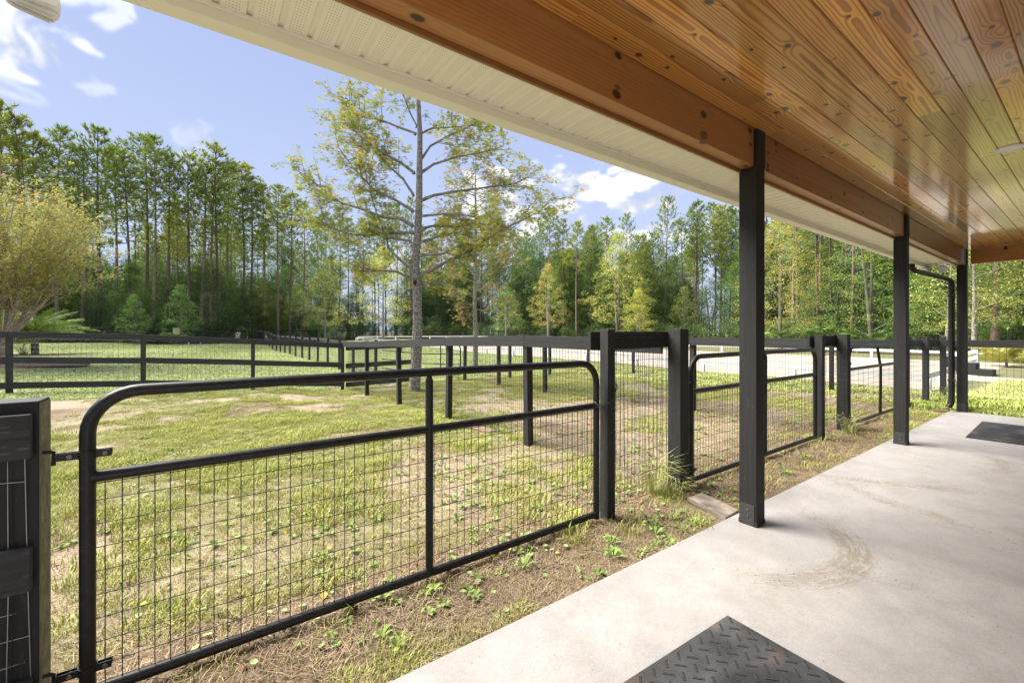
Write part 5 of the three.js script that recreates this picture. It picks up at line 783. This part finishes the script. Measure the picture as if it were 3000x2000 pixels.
  for (const [pts, w, st] of TYRES) for (let k = 0; k < pts.length - 1; k++) { const [ax, az, as] = pts[k], [bx, bz, bs] = pts[k + 1], L = Math.hypot(bx - ax, bz - az), n = Math.round(L * st * (as + bs) * 190); for (let i = 0; i < n; i++) { const t = R(), o = (R() + R() - 1) * w * 1.25; cr(lerp(ax, bx, t) + (bz - az) / L * o, lerp(az, bz, t) - (bx - ax) / L * o, -Math.atan2(bz - az, bx - ax) + (R() - 0.5) * 0.8); } }
  for (let k = 0; k < 900; k++) { const x = lerp(-1.8, 0.3, Math.pow(R(), 1.2)), z = lerp(-11, -0.5, R()); if (fbm(x * 1.4, z * 1.4, 52, 3) > 0.45) cr(x, z); }
  const cg = new THREE.IcosahedronGeometry(0.005, 0); cg.scale(1.7, 0.5, 0.6); const cc = new Float32Array(cg.attributes.position.count * 3).fill(1); cg.setAttribute('color', new THREE.BufferAttribute(cc, 3));
  scatter('dirt_crumbs', 'crumbs of dried mud and grass clippings on the concrete', 'dirt', cg, bladeM, crumbs);
}
{ // dead leaves blown into the grass
  const R = rng(515), F = new Faces(), L = []; F.tri([0, 0, -0.02], [0.014, 0.006, 0], [0, 0.002, 0.022], [1, 1, 1]); F.tri([0, 0, -0.02], [0, 0.002, 0.022], [-0.014, 0.008, 0], [0.9, 0.9, 0.9]);
  for (let k = 0; k < 900; k++) { const x = -2.2 - R() * 11, z = lerp(-8, 1.5, R()); if (-(x * 0.814 + z * 0.5808) < 0.8) continue; const q = 0.6 + R() * 0.7, t = R(); L.push([x, surf(x, z) + 0.012, z, 0.7 + R() * 0.9, R() * 6.28, (t < 0.6 ? 0.30 : 0.5) * q, (t < 0.6 ? 0.17 : 0.36) * q, 0.09 * q, (R() - 0.5) * 1.0]); }
  scatter('fallen_leaves', 'dead brown leaves scattered over the paddock grass', 'leaves', F.geo(), bladeM, L);
}
// single weeds beside the slab and grass clumps by the posts
{
  const R = rng(12), leafy = (() => { const F = new Faces(); for (let k = 0; k < 9; k++) { const a = k * 0.7 + R() * 0.4, l = 0.09 + R() * 0.07, w = 0.016, up = l * (0.25 + R() * 0.7), ca = Math.cos(a), sa = Math.sin(a), t = 0.85 + R() * 0.4, c = [0.19 * t, 0.31 * t, 0.07 * t]; const m = [ca * l * 0.6, up, sa * l * 0.6], e = [ca * l, up * 0.95, sa * l]; F.tri([0, 0, 0], [m[0] - sa * w, m[1], m[2] + ca * w], [m[0] + sa * w, m[1], m[2] - ca * w], c); F.tri([m[0] - sa * w, m[1], m[2] + ca * w], e, [m[0] + sa * w, m[1], m[2] - ca * w], c); } return F.geo(); })();
  const lm = leafMat(1.1, 1.1, 1.1);
  [[-2.02, -2.78, 1.1, 'leafy weed in the bare strip, below the foot of the latch post'], [-1.99, -2.28, 1.0, 'low weed hugging the slab edge, nearest the camera'], [-2.14, -2.42, 0.9, 'upright weed under the end of the nearest gate'], [-1.95, -3.16, 0.9, 'pair of bright weeds in the bare strip before the stone slab'], [-2.1, -3.15, 0.7, 'dark small weed between the latch post and the slab'], [-2.05, -5.1, 1.2, 'broad weed at the slab edge behind the first porch post'], [-2.2, -6.0, 1.1, 'weed below the second gate'], [-2.25, -1.7, 0.9, 'weed clump below the middle of the nearest gate']].forEach(([x, z, s, l]) => { const m = solo('weed', leafy, lm, l, 'weed', 'weeds in the bare strip by the slab', [x, surf(x, z) + 0.004, z]); m.scale.setScalar(s * 0.72); m.rotation.y = x * 40; });
  const clump = (seed, h) => { const F = new Faces(), r = rng(seed); for (let k = 0; k < 120; k++) { const a = r() * 6.28, q = r() * 0.10, x = Math.cos(a) * q, z = Math.sin(a) * q, d = a + (r() - 0.5), l = h * (0.5 + r() * 0.6), b = l * (0.3 + r() * 0.5), w = 0.0028, t = 0.8 + r() * 0.5, c = r() < 0.6 ? [0.30 * t, 0.36 * t, 0.10 * t] : [0.42 * t, 0.38 * t, 0.17 * t], cx = Math.cos(d), cz = Math.sin(d), m = [x + cx * b * 0.4, l * 0.75, z + cz * b * 0.4], e = [x + cx * b, l * (0.6 + r() * 0.35), z + cz * b]; F.tri([x - cz * w, 0, z + cx * w], [x + cz * w, 0, z - cx * w], m, c); F.tri([m[0] - cz * w, m[1], m[2] + cx * w], [m[0] + cz * w, m[1], m[2] - cx * w], e, c); } return F.geo(); };
  [[-2.55, -3.5, 0.46, 'tall arching grass clump against the second tall post'], [-2.42, -3.62, 0.22, 'low grass tuft at the foot of the second tall post'], [-4.72, -3.66, 0.28, 'grass clump at the foot of the first cross-fence post'], [-5.2, -7.7, 0.45, 'tall grass clump under the cross fence of the second gate'], [-6.2, -7.7, 0.5, 'ragged grass under the cross fence farther out'], [-2.32, -8.0, 0.35, 'grass clump beside the mesh-wrapped post'], [-2.30, -13.6, 0.40, 'pale grass tuft at the corner post of the end fence'], [-1.86, -11.75, 0.24, 'curling grass tuft beside the downspout'], [-13.3, -7.2, 0.4, 'grass clump at the pipe gate post']].forEach(([x, z, h, l], i) => { const m = solo('grass_clump', clump(90 + i, h), lm, l, 'grass clump', 'grass clumps by the fence posts', [x, surf(x, z), z]); });
}
// small yellow notice on the far fence, white dog-leg jump rail on the lawn
{
  const s = thing('notice_board', 'small pale yellow notice on the far left fence', 'sign', [-53.9, gy(-53.9, 2.35) + 1.38, 2.45], Math.PI / 2); part('board', rbox(0.55, 0.62, 0.02, 0.004), new THREE.MeshStandardMaterial({ color: lin(0.75, 0.70, 0.36), roughness: 0.6 }), s); part('post', rbox(0.06, 1.4, 0.05, 0.004, 0, -0.9, -0.05), M.barkGrey, s);
  const b = thing('lawn_bench', 'tiny white bench at the end of the far lawn', 'bench', [-49.5, gy(-49.5, 0.9), 0.9], 1.4); part('seat', rbox(1.1, 0.05, 0.3, 0.004, 0, 0.42, 0), M.whiteOld, b); for (const x of [-0.45, 0.45]) part('leg', rbox(0.06, 0.4, 0.26, 0.004, x, 0.2, 0), M.whiteOld, b);
}
scene.traverse(o => { if (o.isMesh) { o.castShadow = true; o.receiveShadow = true; } });
renderer.render(scene, camera);
